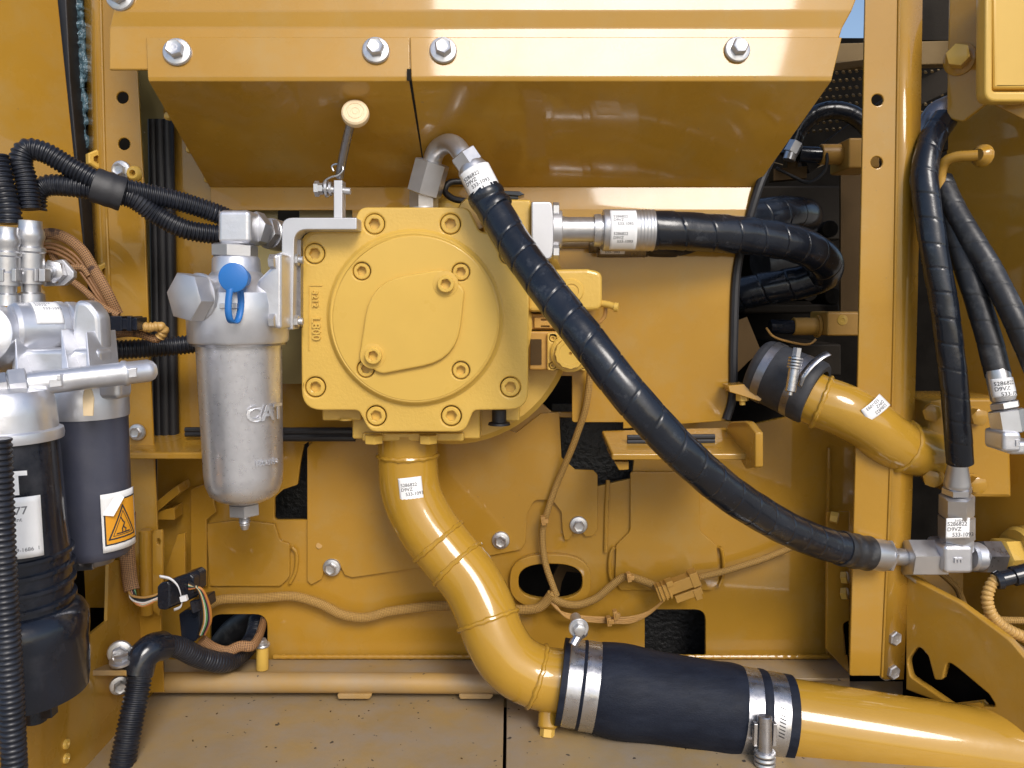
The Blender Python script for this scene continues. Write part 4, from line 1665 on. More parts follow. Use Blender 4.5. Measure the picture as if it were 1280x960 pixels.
g.build('header_lug', 'alu_cast', ff, bev=.001)
# pump body above: horizontal barrel
BY = -.14
a, b = P(14, 412, BY - .02), P(100, 411, BY + .03)
d_ = (b - a).normalized()
Lb = (b - a).length
rb = S(33, 60, 410, BY)
g = G()
g.lathe(a, d_, [(0, 0), (0, rb * .9), (.004, rb), (Lb * .62, rb), (Lb * .64, rb * 1.06), (Lb * .72, rb * 1.06), (Lb * .74, rb), (Lb * .78, rb), (Lb * .80, rb * 1.05), (Lb * .92, rb * 1.05), (Lb * 1.02, rb * .98), (Lb * 1.10, rb * .80), (Lb * 1.13, rb * .5), (Lb * 1.13, 0)], 64)
g.build('barrel', 'alu_cast', ff)
g = G()
g.lathe(P(-27, 418, BY - .05), Vector((.2, -1, .2)), [(-.06, .036), (-.01, .036), (.002, .032), (.008, .022), (.010, 0)], 40)
g.build('end_dome', 'alu_cast', ff)
for x0, x1, yt in ((76, 84, 412), (107, 110, 415), (18, 20, 415)):
    g = G()
    g.prism([P(x0, yt, BY - .038), P(x0 + 1.5, yt, BY - .038), P(x1 + 3, 468, BY - .060), P(x0 + 1, 468, BY - .060)], Vector((0, .06, 0)))
    g.build('web', 'alu_cast', ff, bev=.0012)
plate('end_cheek', [(93, 375, 8), (110, 376, 22), (124, 394, 22), (128, 470), (86, 470), (90, 400)], BY - .022, .026, 'alu_cast', ff, bev=.005)
g = G()
g.pbox(12, 436, 124, 470, BY - .035, BY - .005)
g.pbox(76, 462, 150, 500, SY - .03, SY + .0)
g.build('saddle', 'alu_cast', ff, bev=.006)
fn = on_cyl(a + d_ * (.029), d_, (.1, -.75, .66), rb + .0006, d_)
sticker(ff, fn, .026, .036, [('5286822', .0045, -.010, .010), ('D9VZ', .0045, -.010, .005), ('533-1093', .0048, -.004, -.001)], ink='ink_soft', nv=14)
# quick couplings
for qx, qy0, qY, rr in ((9, 284, -.115, .0125), (38, 276, -.095, .0138)):
    top = P(qx, qy0, qY)
    bot = P(qx + 1, 382, qY)
    Lq = (bot - top).length
    dq = (bot - top).normalized()
    gg = G()
    gg.lathe(top, dq, [(0, 0), (0, rr * .86), (Lq * .08, rr * .86), (Lq * .12, rr * 1.0), (Lq * .19, rr * 1.06), (Lq * .25, rr * .9), (Lq * .30, rr * .9), (Lq * .32, rr * 1.12), (Lq * .36, rr * 1.12), (Lq * .38, rr * 1.0),
                       (Lq * .56, rr * 1.0), (Lq * .58, rr * 1.12), (Lq * .74, rr * 1.12), (Lq * .75, rr * .72), (Lq * .84, rr * .70), (Lq * .86, rr * 1.0), (Lq, rr * 1.05), (Lq, 0)], 36)
    gg.build('quick_coupling', 'zinc', ff)
g = G()
for x0, x1, Y0 in ((-4, 4, -.13), (14, 20, -.13), (42, 45, -.112), (48, 56, -.108)):
    g.pbox(x0, 336, x1, 352, Y0, Y0 + .012)
g.build('coupling_tab', 'zinc', ff, bev=.0008)
plate('lug', [(52, 328, 2), (78, 324, 3), (92, 340, 3), (92, 347, 3), (80, 357, 3), (54, 358, 2)], -.075, .008, 'alu_plate', ff, bev=.0012)
g = G()
c = P(70, 340, -.075)
g.hex(c, c + TOC * .010, .0135, rot=.25)
g.cyl(c + TOC * .009, c + TOC * .014, .007, 18, .001)
g.lathe(c + TOC * .0141, TOC, [(0, .0045), (.0004, .0042), (.0002, .0015), (.0002, 0)], 14)
g.build('lug_nut', 'zinc', ff)

# ------------------------------------------------------------------ braided harness left, with black connector
hn = thing('wire_harness', 'brown braided wire harness with black connector behind the fuel filter', 'harness', P(140, 400, .0))


def braid_tube(parent, pts, r_, mt, name='braid', flatn=.0, seg=16):
    gg = G()
    gg.tube(PP(pts), r_, seg, .004, rf=(lambda d, th, L: 1 + flatn * cos(2 * th) + .03 * sin(d * 120 + th)))
    return gg.build(name, mt, parent)


braid_tube(hn, [(40, 300, .0), (62, 292, .0), (82, 297, .0), (102, 313, .0), (118, 338, .0), (134, 366, .0), (147, 392, .01)], .0060, 'braid_brown', flatn=.15)
braid_tube(hn, [(50, 318, .01), (62, 312, .01), (70, 326, .01), (88, 335, .0), (104, 335, .0), (112, 345, .0)], .0045, 'braid_brown')
braid_tube(hn, [(88, 350, .0), (104, 362, .0), (124, 380, .0), (148, 395, .0)], .0042, 'braid_brown')
for i in range(3):
    g = G()
    g.tube(PP([(46 + 3 * i, 306 + 4 * i, .004), (66, 305 + 5 * i, .002), (90, 316 + 6 * i, .002), (108, 336 + 7 * i, .0), (126, 366 + 5 * i, .0), (142 + 2 * i, 394, .01)]), .0018, 8, .004)
    g.build('wire', 'cable_brown', hn)
braid_tube(hn, [(135, 420, .01), (160, 416, .0), (178, 418, -.005), (196, 424, -.005), (203, 415, -.005)], .0050, 'braid_brown')
g = G()
g.tube(PP([(170, 403, -.02), (178, 408, -.02), (190, 409, -.018), (200, 408, -.014), (205, 413, -.01), (200, 421, -.008)]), .0062, 18, .0008, ribbed(.0058, .16))
g.build('tan_conduit', 'tan_conduit', hn)
g = G()
g.pbox(122, 395, 152, 414, -.04, -.01)
g.pbox(121, 391, 130, 396, -.035, -.015)
g.pbox(150, 398, 168, 412, -.038, -.012)
g.pbox(158, 395.5, 164, 414, -.041, -.01)
g.pbox(166, 397, 171, 413, -.040, -.012)
g.build('connector', 'black_plastic', hn, bev=.0012)

# ------------------------------------------------------------------ loose connector bundle low on the left
lb = thing('wire_harness', 'loose coloured wires with black connectors and white cable tie on the lower left post', 'harness', P(210, 780, .0))
braid_tube(lb, [(160, 640, .005), (159, 690, .005), (162, 722, .005), (165, 738, .0)], .0082, 'braid_brown', flatn=.2)
for i, (mt, yy, dy) in enumerate((('wire_tan', 737, 0), ('wire_white', 741, 8), ('wire_black', 739, 5), ('wire_pink', 744, 9), ('wire_orange', 742, 13), ('wire_pink', 747, 12), ('wire_black', 735, 3), ('wire_white', 745, 10), ('wire_green', 750, 11))):
    g = G()
    g.tube(PP([(161 + i * .8, 734, .0), (163 + i, 743 + dy * .6, -.006), (178, 747 + dy * .8, -.01), (194, 744 + dy * .55, -.012), (208, yy + 1, -.012)]), .0016, 8, .003)
    g.build('wire', mt, lb)
g = G()
g.prism([P(196, 733, -.03), P(201, 728, -.03), P(209, 727, -.03), P(212, 731, -.03), P(212, 758, -.03), P(207, 763, -.03), P(198, 762, -.03), P(196, 757, -.03)], Vector((.022, .045, 0)))
g.build('connector', 'black_plastic', lb, bev=.002)
g = G()
g.prism([P(222, 722, .0), P(236, 717, .0), P(242, 722, .0), P(242, 742, .0), P(222, 752, .0)], Vector((.006, .03, 0)))
g.prism([P(236, 752, .01), P(255, 748, .01), P(257, 762, .01), P(240, 768, .01)], Vector((.004, .03, 0)))
g.prism([P(223, 768, .03), P(232, 762, .03), P(250, 764, .03), P(251, 792, .03), P(243, 803, .03), P(226, 798, .03)], Vector((.004, .03, 0)))
g.build('connector', 'black_plastic', lb, bev=.002)
for mt, dx in (('wire_black', 0), ('wire_tan', 2), ('wire_green', 4), ('wire_purple', 7), ('wire_white', 3), ('wire_black', 6), ('wire_orange', 8)):
    g = G()
    g.tube(PP([(236, 728 + dx, -.004), (246 + dx * .5, 735, -.006), (252 + dx, 752, .0), (253 + dx * 1.3, 775, .01), (248 + dx, 793, .025)]), .0017, 8, .003)
    g.build('wire', mt, lb)
for pts in ([(199, 721, -.032), (212, 724, -.034), (221, 732, -.034), (226, 745, -.032), (228, 750, -.03)], [(228, 750, -.03), (226, 758, -.028), (218, 762, -.022)]):
    g = G()
    pt, _ = smooth_path(PP(pts), .002)
    g.quads([[p + Vector((0, 0, .0018)), p + Vector((0, .0008, -.0018))] for p in pt])
    o = g.build('cable_tie', 'tie_white', lb, recalc=False)
    o.modifiers.new('s', 'SOLIDIFY').thickness = .0014
g = G()
g.box(P(230, 748, -.032), (.0042, 0, .0010), (0, .003, 0), (-.0008, 0, .0034))
g.build('tie_head', 'tie_white', lb, bev=.0008)
braid_tube(lb, [(252, 800, .05), (266, 810, .06), (284, 814, .07), (300, 808, .075), (314, 808, .08), (324, 794, .11), (330, 774, .17)], .0062, 'braid_brown', flatn=.2)

# ------------------------------------------------------------------ tan harness along the rear wall
HY = .128
th_ = thing('wire_harness', 'tan braided harness crossing the lower rear wall with tan connector and thin wires', 'harness', P(690, 760, HY))
braid_tube(th_, [(256, 760, .125), (275, 750, .125), (320, 748, .130), (370, 746, .130), (400, 755, .130), (430, 769, .130), (455, 772, .130), (490, 764, .130), (560, 757, .130), (640, 762, .125), (672, 760, .12), (684, 750, .118), (690, 742, .115)], .0062, 'braid_tan', flatn=.15)
braid_tube(th_, [(738, 462, .075), (733, 505, .085), (715, 560, .11), (696, 605, .130), (684, 640, .132), (678, 668, .132), (682, 705, .128), (692, 735, .118), (696, 745, .116)], .0048, 'braid_tan')
braid_tube(th_, [(686, 742, .116), (698, 752, .116), (722, 756, .126), (745, 748, .128), (762, 734, .128), (782, 721, .128), (806, 727, .128), (826, 737, .125)], .0054, 'braid_tan', flatn=.1)
braid_tube(th_, [(873, 722, .122), (905, 714, .128), (950, 700, .130), (990, 684, .130)], .0048, 'braid_tan')
for i in range(4):
    g = G()
    o_ = i * 2.2
    g.tube(PP([(688 + i, 752, .116), (700 + o_, 764 + o_, .116), (725, 770 + o_ * .8, .122), (760, 772 + o_ * .9, .124), (790, 771 + o_, .124), (812, 764 + o_ * .4, .122), (828 + i, 752 - i, .118)]), .0017, 8, .004)
    g.build('wire', 'wire_tan', th_)
cd = (P(874, 722, .12) - P(820, 742, .12)).normalized()
cu_ = Vector((0, -1, 0)).cross(cd).normalized()
if cu_.z < 0:
    cu_ = -cu_


def cbox(gg, px, py, hl, hw, hd, Y=.110):
    gg.box(P(px, py, Y), cd * hl, cu_ * hw, (0, hd, 0))


g = G()
cbox(g, 848, 730, .022, .0085, .010)
cbox(g, 829, 738, .010, .0105, .009)
cbox(g, 836, 728, .005, .004, .008, .105)
cbox(g, 867, 722, .006, .0105, .011)
cbox(g, 860, 742, .020, .0055, .007, .108)
cbox(g, 871, 741, .005, .0080, .008, .108)
for q in range(3):
    cbox(g, 825 + q * 5, 740 - q * 2, .0014, .0118, .010, .1085)
g.build('connector', 'yellow_part', th_, bev=.001)
for px, py, Y in ((679, 650, .125), (786, 721, .118), (761, 776, .116), (769, 768, .118)):
    g = G()
    g.box(P(px, py, Y), (.0030, 0, .0006), (0, .006, 0), (-.0010, 0, .0062))
    g.box(P(px + 3, py + 1, Y - .004), (.0038, 0, 0), (0, .003, 0), (0, 0, .003))
    g.build('cable_tie', 'wire_tan', th_, bev=.0006)

# ------------------------------------------------------------------ right post
rpost = plate('right_post', [(1082, -30), (1125, -30), (1121, 240), (1118, 420), (1112, 640), (1103, 845, 2), (1062, 845, 3), (1072, 480), (1077, 240)], .030, .004, 'yellow',
              holes=[circ(1097, 125, 7.5, 20), circ(1096, 203, 7.5, 20)], label='yellow upright right post with two round holes near its top', cat='post')
g = G()
g.quads([[P(a, b, .0295), P(a + w_, b, .043)] for a, b, w_ in ((1124, -30, 27), (1120.5, 240, 27), (1117.5, 420, 26), (1111.5, 640, 26), (1102.5, 848, 25))])
o = g.build('flange', 'yellow', rpost, recalc=False)
o.modifiers.new('s', 'SOLIDIFY').thickness = .003
g = G()
g.tube(PP([(1124.5, -30, .0295), (1120.5, 240, .0295), (1117.5, 420, .0295), (1111.5, 640, .0295), (1102.5, 846, .0295)]), .0022, 8, .02)
g.build('corner', 'yellow', rpost)
for q in ((1111, 794, .040), (1109, 836, .040)):
    bolt(rpost, P(*q), Vector((.35, -.93, 0)), scale=1.0)
# weld side plate left of the post foot
plate('foot_plate', [(1034, 640), (1062, 640), (1062, 843), (1033, 812, 3)], .10, .006, 'yellow', rpost, holes=[[(1054, 780, 4), (1062, 776), (1062, 820), (1056, 818, 4)]])
g = G()
for yy in (722, 742):
    g.hex(P(1052, yy, .09), P(1060, yy, .085), .009, rot=.2)
g.hex(P(1038, 646, .09), P(1048, 648, .085), .008)
g.build('bolt', 'yellow_smooth', rpost)

# ------------------------------------------------------------------ dark bay between the posts
plate('bay_bracket', [(918, 402), (934, 396), (952, 440), (936, 452), (918, 470)], .16, .004, 'brown_bay', label='dull brown gusset in the dark bay right of the bulkhead edge trim', cat='bracket')
r = thing('pipe_clamp_strap', 'yellow strap bracket with bolt at the mouth of the dark bay, left of the coupling', 'bracket', P(930, 490, .08))
g = G()
g.tube(PP([(932, 484, .08), (938, 466, .075), (952, 447, .08), (972, 440, .10)]), .0048, 12, .004)
g.build('strap', 'yellow', r)
g = G()
g.prism([P(910, 482, .06), P(932, 480, .06), P(955, 496, .05), P(950, 502, .05), P(912, 490, .06)], Vector((0, .03, 0)))
g.build('foot', 'yellow', r, bev=.001)
g = G()
g.hex(P(928, 492, .07), P(928, 501, .07), .0088)
g.cyl(P(928, 500, .07), P(928, 506, .07), .004, 12)
g.build('bolt', 'yellow_smooth', r)

# brown side of the bay and perforated cover above
g = G()
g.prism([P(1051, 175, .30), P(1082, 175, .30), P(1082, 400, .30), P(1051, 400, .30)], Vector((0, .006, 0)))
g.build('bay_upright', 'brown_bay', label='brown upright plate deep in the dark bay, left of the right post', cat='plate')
pm = Plane((1000, 165, .25), (1180, 100, .30), (1090, 60, .12))
holes = []
for i in range(26):
    for j in range(11):
        x = 985 + i * 8.2 + (4.1 if j % 2 else 0)
        y = 168 - j * 10.0 - (x - 985) * .10
        if 1000 < x < 1078 or 1150 < x < 1182:
            if 72 < y < 186 and y > 90 - (x - 1000) * .1:
                holes.append(circ(x, y, 2.3, 6, 1.6))
plate('perforated_cover', [(955, 200), (1020, 82), (1200, 60), (1200, 130), (1010, 215)], pm, .002, 'perforated', holes=holes, bev=.0001,
      label='brown perforated sheet cover high up behind the right post', cat='cover')
g = G()
g.prism([P(1040, 54, .16), P(1200, 50, .16), P(1200, 80, .16), P(1030, 84, .16)], Vector((0, .02, 0)))
g.build('cross_beam', 'perforated', bev=.002, label='dull yellow cross beam just right of the hood, behind the right post', cat='beam')
g = G()
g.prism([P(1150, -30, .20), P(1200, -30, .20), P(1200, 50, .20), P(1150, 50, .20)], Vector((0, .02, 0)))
g.build('dark_cover', 'recess_dark', label='dark cover between right post and right side panel at the top', cat='cover')
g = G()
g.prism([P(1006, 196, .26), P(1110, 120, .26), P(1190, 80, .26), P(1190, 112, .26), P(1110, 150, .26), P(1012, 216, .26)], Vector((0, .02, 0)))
g.build('slanting_bar', 'recess_dark', label='dark slanting bar crossing below the perforated cover', cat='bar')

# arched hose and sensor valves in the bay
r = thing('bay_hose', 'black hose arching over the top of the dark bay behind the right post', 'hose', P(985, 180, .2))
g = G()
g.tube(PP([(985, 195, .20), (1000, 160, .20), (1020, 143, .20), (1045, 138, .20), (1070, 146, .20), (1092, 170, .20), (1100, 200, .22)]), .0130, 20, .001, spiral(.03, .04))
g.build('spiral_guard', 'guard', r)
g = G()
g.hex(P(988, 192, .19), P(996, 178, .19), .011)
g.cyl(P(986, 200, .19), P(990, 188, .19), .009, 16)
g.build('fitting', 'zinc', r)


def solenoid(label, x, y, Y, body, blk):
    r_ = thing('solenoid_valve', label, 'valve', P(x, y, Y))
    gg = G()
    gg.cyl(P(x, y, Y), P(x + body[0], y + 1, Y), S(body[1], x, y, Y), 20, .001)
    gg.build('plug', 'black_plastic', r_)
    gg = G()
    gg.cyl(P(x + body[0] - 1, y, Y), P(x + body[2], y, Y), S(body[3], x, y, Y), 24, .001)
    gg.lathe(P(x + body[2] - 2, y, Y), (1, 0, 0), [(0, 0), (0, S(body[3] + 3, x, y, Y)), (.004, S(body[3] + 3, x, y, Y)), (.004, 0)], 24)
    gg.build('coil', 'yellow_part', r_)
    gg = G()
    gg.pbox(*blk, Y - .03, Y + .04)
    gg.build('block', 'yellow_part', r_, bev=.003)
    return r_


s1 = solenoid('tan solenoid valve with black plug, upper one in the dark bay', 998, 193, .20, (28, 10, 64, 12.5), (1061, 172, 1100, 210))
s2 = solenoid('tan solenoid valve with black plug, lower one above the rubber coupling', 962, 408, .22, (30, 9, 60, 11), (1034, 390, 1100, 420))
g = G()
g.lathe(P(1053, 400, .19), TOC, [(0, .008), (.001, .0075), (.0012, .003), (.0002, .002), (.0002, 0)], 20)
g.build('plug_screw', 'yellow_smooth', s2)
g = G()
g.tube(PP([(958, 410, .21), (966, 420, .20), (990, 428, .20), (1012, 430, .20), (1020, 424, .20)]), .0018, 8, .004)
g.build('lead', 'wire_tan', s2)
g = G()
g.tube(PP([(1032, 186, .19), (1034, 200, .185), (1030, 215, .19), (1012, 228, .2), (990, 220, .21), (970, 210, .21)]), .0025, 8, .004)
g.build('lead', 'wire_black', s1)
g = G()
g.box(P(985, 218, .22), (.025, 0, .002), (0, .01, 0), (0, 0, .009))
g.box(P(988, 204, .22), (.008, 0, 0), (0, .01, 0), (0, 0, .010))
g.build('terminal_box', 'brown_bay', s1, bev=.001)
# block of the main valve, the bay's darkness put into its colour
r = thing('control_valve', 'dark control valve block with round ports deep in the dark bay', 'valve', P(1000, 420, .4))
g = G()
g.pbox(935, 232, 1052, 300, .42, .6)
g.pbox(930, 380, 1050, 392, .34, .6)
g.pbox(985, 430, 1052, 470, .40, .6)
g.build('block', 'recess_dark', r, bev=.004)
for x, y in ((1038, 286, ), (1012, 366), (1042, 370), (985, 366)):
    c = P(x, y, .34)
    g = G()
    g.cyl(c, c + Vector((0, .08, 0)), .014, 16, .001)
    g.build('port', 'recess_dark', r)
g = G()
g.tube(PP([(950, 330, .45), (1000, 320, .48), (1040, 335, .52)]), .03, 20, .01)
g.build('hose_stub', 'guard_dull', r)

# ------------------------------------------------------------------ upper elbow pipe with rubber coupling
up = thing('return_pipe', 'yellow bent return pipe with upside-down sticker, right of the dark bay', 'pipe', P(1150, 590, .08))
ep = [(988, 482, .055), (1020, 500, .04), (1052, 512, .03), (1085, 530, .03), (1108, 548, .035), (1132, 560, .045), (1158, 565, .06), (1185, 565, .075)]
EP = PP(ep)
er = .0345
g = G()
g.tube(EP, er, 44, .004)
g.build('tube', 'yellow_pipe', up)
for f in (.18, .66, .88):
    bead(up, EP, f, er)
ce = P(1074, 522, .03)
ae = (P(1100, 541, .033) - P(1050, 511, .03)).normalized()
ue = -(P(1096, 496, .03) - P(1062, 520, .03)).normalized()
fn = on_cyl(ce + Vector((.0, 0, .010)), ae, (.05, -1, .32), er + .0008, ue)
sticker(up, fn, .038, .019, [('5286822', .0058, -.014, .0032), ('D9VZ', .0058, -.014, -.0022), ('533-1093', .0058, -.009, -.0076)])
g = G()
plate('flange_block', [(1161, 502, 5), (1186, 498, 4), (1262, 498, 6), (1265, 622, 3), (1196, 622, 3), (1186, 606), (1160, 602, 6)], .040, .09, 'yellow', up, bev=.004)
for x, y in ((1166, 515), (1217, 520), (1166, 596), (1216, 604)):
    g = G()
    c = P(x, y, .038)
    g.lathe(c, TOC, [(0, 0), (0, .0135), (.003, .0135), (.003, 0)], 20)
    axx = Vector((-.5, -.85, 0)).normalized() if x < 1200 else TOC
    g.hex(c + axx * .002, c + axx * .016, .0115, rot=.3)
    g.build('bolt', 'yellow', up)
cpl = thing('rubber_coupling', 'black rubber coupling with worm clamp on the bent return pipe', 'hose', P(985, 500, .06))
q0, q1 = P(946, 459, .085), P(1020, 493, .038)
dq = (q1 - q0).normalized()
Lq = (q1 - q0).length
g = G()
g.lathe(q0, dq, [(0, 0), (0, .037), (.003, .040), (.008, .0415), (Lq - .010, .0435), (Lq - .004, .0430), (Lq, .0400), (Lq, .033), (Lq - .012, .0325)], 56)
g.build('sleeve', 'rubber', cpl)
for f in (.22, .72):
    g = G()
    g.lathe(q0 + dq * (Lq * f), dq, [(-.0055, .041), (-.0055, .0432), (.0055, .0432), (.0055, .041)], 56)
    g.build('band', 'steel_dark', cpl)
g = G()
a, b = P(988, 490, -.005), P(995, 446, -.002)
dd = (b - a).normalized()
g.cyl(a, a + dd * .030, .0068, 18, .001)
g.lathe(a - dd * .004, dd, [(0, 0), (0, .0032), (.006, .0032)], 12)
for i in range(4):
    g.lathe(a + dd * (.0295 + .0038 * i), dd, [(0, .005), (.0004, .0092), (.0026, .0092), (.0032, .005)], 20)
g.hex(a + dd * .044, a + dd * .056, .0055, rot=.2)
g.build('clamp_screw', 'stainless', cpl)
g = G()
pt, _ = smooth_path(PP([(998, 482, -.002), (1003, 470, -.006), (1014, 456, -.006), (1026, 446, -.004), (1036, 441, .0)]), .002)
g.quads([[p + Vector((-.002, .004, .002)), p + Vector((.002, -.004, -.002))] for p in pt])
o = g.build('band_tail', 'stainless', cpl, recalc=False)
o.modifiers.new('s', 'SOLIDIFY').thickness = .0008

# ------------------------------------------------------------------ right side panel with box, bolt and grab rod
XR = P(1184, 300, .06).x
sp_ = Plane((1184, 300, .165), (1330, 300, .010), (1184, 600, .165))
rs_ = plate('side_bulkhead', [(1186, -30), (1340, -30), (1340, 900), (1182, 900), (1183, 152, 2)], sp_, .006, 'yellow', label='yellow panel at the right edge behind the three hoses', cat='panel')
up2 = Plane((1184, 100, .035), (1330, 100, -.065), (1184, 140, .035))
ub = plate('corner_bracket', [(1187, -30), (1340, -30), (1340, 180), (1235, 128), (1203, 153, 10), (1183, 148, 14), (1184, 80)], up2, .006, 'yellow', bev=.002, label='yellow bracket plate in the top right corner, under the pale box', cat='bracket')
bolt_c = up2.at(1200, 74)
g = G()
n_ = up2.n
g.lathe(bolt_c, n_, [(0, 0), (0, .0195), (.002, .0195), (.003, .018), (.003, 0)], 32)
g.build('washer', 'yellow', ub)
g = G()
hx = Vector((-.55, -.83, -.02)).normalized()
g.hex(bolt_c + n_ * .001, bolt_c + hx * .026, .0135, rot=.25, ch=.08)
g.build('bolt', 'yellow_smooth', ub)
bx = thing('access_box', 'pale yellow box with rounded rim in the top right corner', 'box', up2.at(1260, 125))
b2 = flat(-.045)
plate('rim', [(1232, -40), (1340, -40), (1340, 127), (1231, 127, 14)], b2, .020, 'yellow_smooth', bx, holes=[[(1241, -30), (1330, -30), (1330, 114), (1241, 114, 4)]], bev=.003)
plate('lid', [(1240, -35), (1330, -35), (1330, 111), (1242, 111, 3)], b2.off(-.006), .018, 'yellow_smooth', bx, bev=.004)
rod = thing('grab_rod', 'thin bent yellow rod welded to the right panel beside the hoses', 'rod', P(1176, 330, .02))
g = G()
g.tube(PP([(1175, 345, .02), (1175, 290, .02), (1175, 235, .02), (1177, 212, .018), (1183, 201, .012), (1196, 196, .004), (1212, 195, -.004), (1222, 194, -.008)]), .0066, 16, .004)
g.build('bar', 'yellow', rod)
g = G()
g.lathe(P(1224, 194, -.008), Vector((.8, .5, 0)), [(-.004, .0075), (.001, .010), (.004, .013), (.008, .014)], 14)
g.build('weld', 'yellow', rod)

# three wrapped hoses at the right
h1_ = thing('hydraulic_hose', 'leftmost wrapped black hose at the right, dropping straight into the tee', 'hose', P(1197, 600, .0), group='wrapped hoses at the right panel')
g = G()
g.tube(PP([(1180, 150, .05), (1163, 178, .03), (1156, 215, .015), (1160, 262, .005), (1168, 315, -.005), (1180, 380, -.012), (1188, 440, -.016), (1194, 500, -.014), (1198, 545, -.008), (1200, 578, -.002)]), .0160, 28, .0008, spiral(.031, .05, 1, .2))
g.build('spiral_guard', 'guard', h1_)
g = G()
c = P(1197.5, 568, -.004)
c2_ = P(1196, 618, .004)
dd = (c2_ - c).normalized()
Lf = (c2_ - c).length
g.lathe(c, dd, [(0, 0), (0, .0118), (Lf * .3, .0122), (Lf * .7, .0155), (Lf * .76, .0160), (Lf * .8, .0150)], 30)
g.hex(c + dd * (Lf * .80), c + dd * (Lf * .98), .0178, rot=.2)
g.build('ferrule', 'zinc', h1_)
g = G()
g.hex(c2_, P(1195.5, 644, .01), .0205, rot=.45)
g.build('swivel_nut', 'zinc', h1_)

h2_ = thing('hydraulic_hose', 'middle wrapped black hose at the right with stickered fitting and elbow', 'hose', P(1255, 560, -.06), group='wrapped hoses at the right panel')
g = G()
g.tube(PP([(1170, 235, .04), (1184, 268, .02), (1202, 318, .0), (1220, 370, -.02), (1234, 415, -.035), (1243, 450, -.045), (1248, 470, -.05)]), .0143, 28, .0008, spiral(.031, .05, 1, .7))
g.build('spiral_guard', 'guard_dull', h2_)
c, c2_ = P(1246, 462, -.05), P(1257, 512, -.058)
dd = (c2_ - c).normalized()
Lf = (c2_ - c).length
g = G()
g.lathe(c, dd, [(0, 0), (0, .0125), (Lf * .1, .0134), (Lf * .72, .0138), (Lf * .78, .0125)], 30)
g.hex(c + dd * (Lf * .80), c + dd * (Lf * .98), .0165, rot=.1)
g.build('ferrule', 'zinc', h2_)
sticker(h2_, on_cyl(c + dd * Lf * .45, dd, (-.05, -1, .05), .0141, (1, 0, .12)), .034, .022, part_items(.030, .022, .0066, -.0135))
g = G()
g.hex(c2_, P(1262, 541, -.062), .0190, rot=.35)
g.build('swivel_nut', 'zinc', h2_)
g = G()
g.pbox(1254, 540, 1278, 566, -.085, -.045)
g.pbox(1262, 552, 1300, 569, -.082, -.048)
g.build('elbow', 'alu_cast', h2_, bev=.005)
lettering('forged_mark', h2_, 'alu_cast', [('E', .010, 0, 0, 'CENTER')], on_plane(P(1272, 557, -.0853), (1, 0, .1), (-.1, 0, 1)), .0005, .03)

h3_ = thing('hydraulic_hose', 'rightmost wrapped dull black hose slanting out of the right picture edge', 'hose', P(1285, 430, -.06), group='wrapped hoses at the right panel')
g = G()
g.tube(PP([(1176, 225, .03), (1190, 256, .012), (1212, 294, -.01), (1236, 334, -.03), (1258, 376, -.05), (1276, 415, -.065), (1300, 470, -.08)]), .0135, 28, .0008, spiral(.030, .05, 1, .4))
g.build('spiral_guard', 'guard_dull', h3_)
r = thing('steel_elbow', 'grey steel pipe elbow clamped between right post and corner bracket', 'pipe', P(1165, 190, .08))
g = G()
g.tube(PP([(1160, 180, .08), (1162, 158, .08), (1170, 143, .085), (1186, 134, .10)]), .0155, 24, .003)
g.build('tube', 'steel_dark', r)
g = G()
g.pbox(1150, 165, 1186, 188, .075, .11)
g.build('clamp_block', 'recess_dark', r, bev=.002)

# ------------------------------------------------------------------ tee fitting
tee = thing('tee_fitting', 'forged steel tee with white sticker joining hoses at lower right', 'fitting', P(1198, 718, .02))
g = G()
c = P(1199, 696, .022)
g.pbox(1180, 682, 1218, 718, -.002, .045)
g.build('body', 'alu_cast', tee, bev=.006)
g = G()
g.cyl(P(1176, 696, .025), P(1186, 696, .025), .0205, 30, .002)
g.cyl(P(1196, 688, .022), P(1195.5, 668, .02), .0200, 30, .002)
g.cyl(P(1212, 696, .025), P(1228, 696, .028), .0190, 30, .003)
g.build('arm', 'alu_cast', tee)
g = G()
g.hex(P(1195.5, 674, .018), P(1195.5, 644, .014), .0215, rot=.5)
g.build('upper_nut', 'zinc', tee)
fn = on_plane(P(1197, 660, -.0085), (1, 0, .03), (-.03, 0, 1))
sticker(tee, fn, .030, .026, [('51024', .0042, -.004, .0085)] + part_items(.030, .026, .0072, -.0135))
g = G()
g.hex(P(1222, 696, .028), P(1247, 696, .034), .0230, rot=.2)
g.build('side_nut', 'steel_dark', tee)
lettering('forged_mark', tee, 'alu_cast', [('E', .014, 0, -.005, 'CENTER')], on_plane(P(1198, 700, -.0022), (0, 0, -1), (1, 0, 0)), .0008, .03)
ad = thing('pipe_adapter', 'yellow hexagonal pipe adapter at the right edge beside the tee', 'fitting', P(1265, 715, .04))
g = G()
g.hex(P(1247, 696, .034), P(1270, 695, .04), .0255, rot=.4)
g.build('hexagon', 'yellow_cast', ad)
g = G()
g.lathe(P(1268, 694, .04), Vector((1, .1, 0)), [(0, 0), (0, .034), (.006, .038), (.012, .034), (.018, .039), (.06, .040)], 32)
g.build('collar', 'yellow_cast', ad)

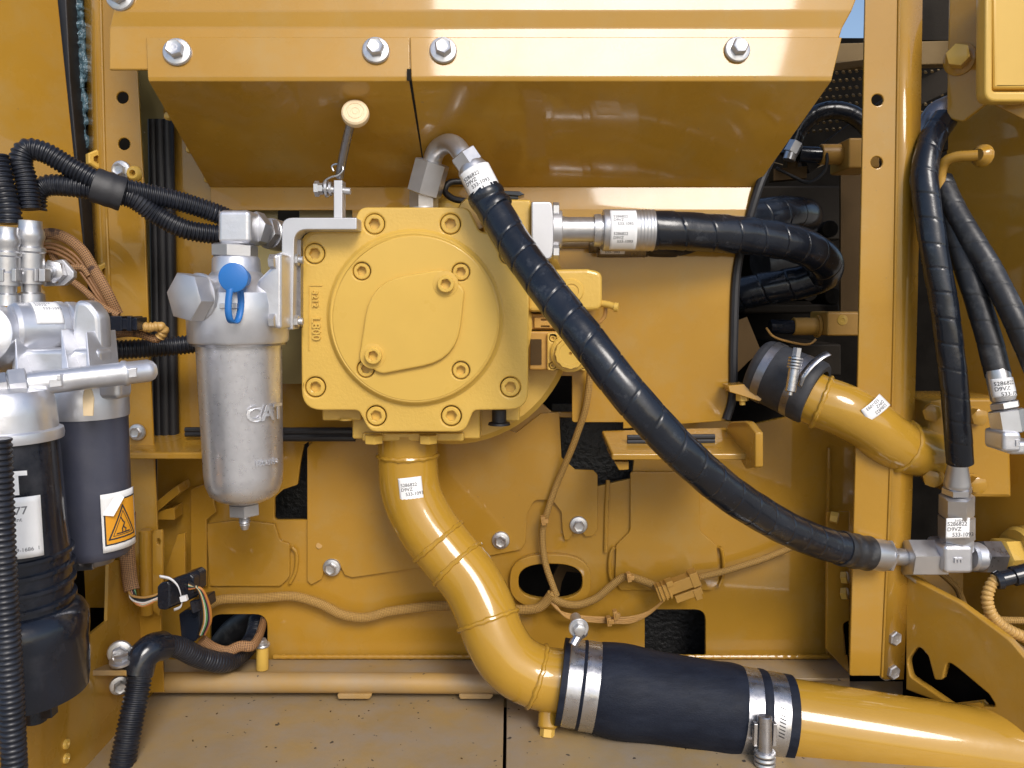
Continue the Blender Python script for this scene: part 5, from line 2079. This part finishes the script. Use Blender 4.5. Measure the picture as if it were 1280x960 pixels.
# ------------------------------------------------------------------ lower right brace with cut-out
brp = Plane((1132, 800, .04), (1280, 830, -.08), (1140, 880, .03))
brace = plate('floor_brace', [(1132, 716), (1146, 726), (1200, 754, 60), (1262, 800, 60), (1330, 880), (1330, 1000), (1252, 960), (1248, 905, 30), (1225, 880), (1190, 884), (1132, 862)], brp, .012, 'yellow',
              holes=[[(1138, 846, 10), (1134, 826, 14), (1148, 806, 12), (1160, 820, 10), (1168, 850, 4), (1178, 850, 4), (1184, 826, 10), (1198, 836, 14), (1236, 868, 16), (1246, 884, 4), (1190, 882)]], bev=.002,
              label='lower right yellow floor brace with a heart-like cut-out', cat='brace')
top = plate('brace_top', [(1128, 700), (1300, 700), (1300, 810), (1215, 770), (1150, 738)], .14, .005, 'yellow', label='shaded yellow wall behind the tee above the floor brace', cat='wall')
g = G()
g.quads([[P(1128, 712, .11), P(1132, 716, .038)], [P(1150, 722, .105), P(1148, 727, .03)], [P(1205, 757, .07), P(1202, 757, -.01)], [P(1290, 815, .02), P(1264, 802, -.055)], [P(1360, 860, -.02), P(1330, 880, -.12)]])
o = g.build('brace_flange', 'yellow_dusty', brace, recalc=False)
o.modifiers.new('s', 'SOLIDIFY').thickness = .004
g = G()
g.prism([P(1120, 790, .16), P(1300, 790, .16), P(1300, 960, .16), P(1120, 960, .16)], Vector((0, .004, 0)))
g.build('shade_sheet', 'recess_shade', brace)  # black sheet standing in for the darkness behind the brace
plate('shade_backing', [(1128, 790), (1270, 800), (1275, 915), (1128, 890)], brp.off(-.035), .003, 'recess_shade', brace)  # added black sheet, gives the cut-out its shade by colour
cb = thing('wire_harness', 'tan ribbed conduit with black connector at the lower right edge', 'harness', P(1260, 790, -.02))
g = G()
g.tube(PP([(1246, 722, -.01), (1238, 733, -.012), (1234, 748, -.014), (1238, 765, -.016), (1248, 778, -.018), (1264, 789, -.02), (1290, 800, -.02)]), .0075, 20, .0008, ribbed(.0056, .18))
g.build('ribbed_sleeve', 'tan_conduit', cb)
g = G()
a, b = P(1244, 726, -.012), P(1300, 712, -.012)
d_ = (b - a).normalized()
g.lathe(a, d_, [(0, 0), (0, .011), (.006, .0125), (.008, .010), (.022, .010), (.023, .0125), (.06, .0125)], 24)
g.build('connector', 'black_plastic', cb)
thin = thing('cable', 'thin tan cable running along the top of the floor brace', 'cable', P(1230, 772, .02))
braid_tube(thin, [(1176, 716, .09), (1196, 735, .085), (1206, 758, .06), (1218, 770, .03), (1240, 774, .01), (1300, 776, .0)], .0046, 'braid_tan')
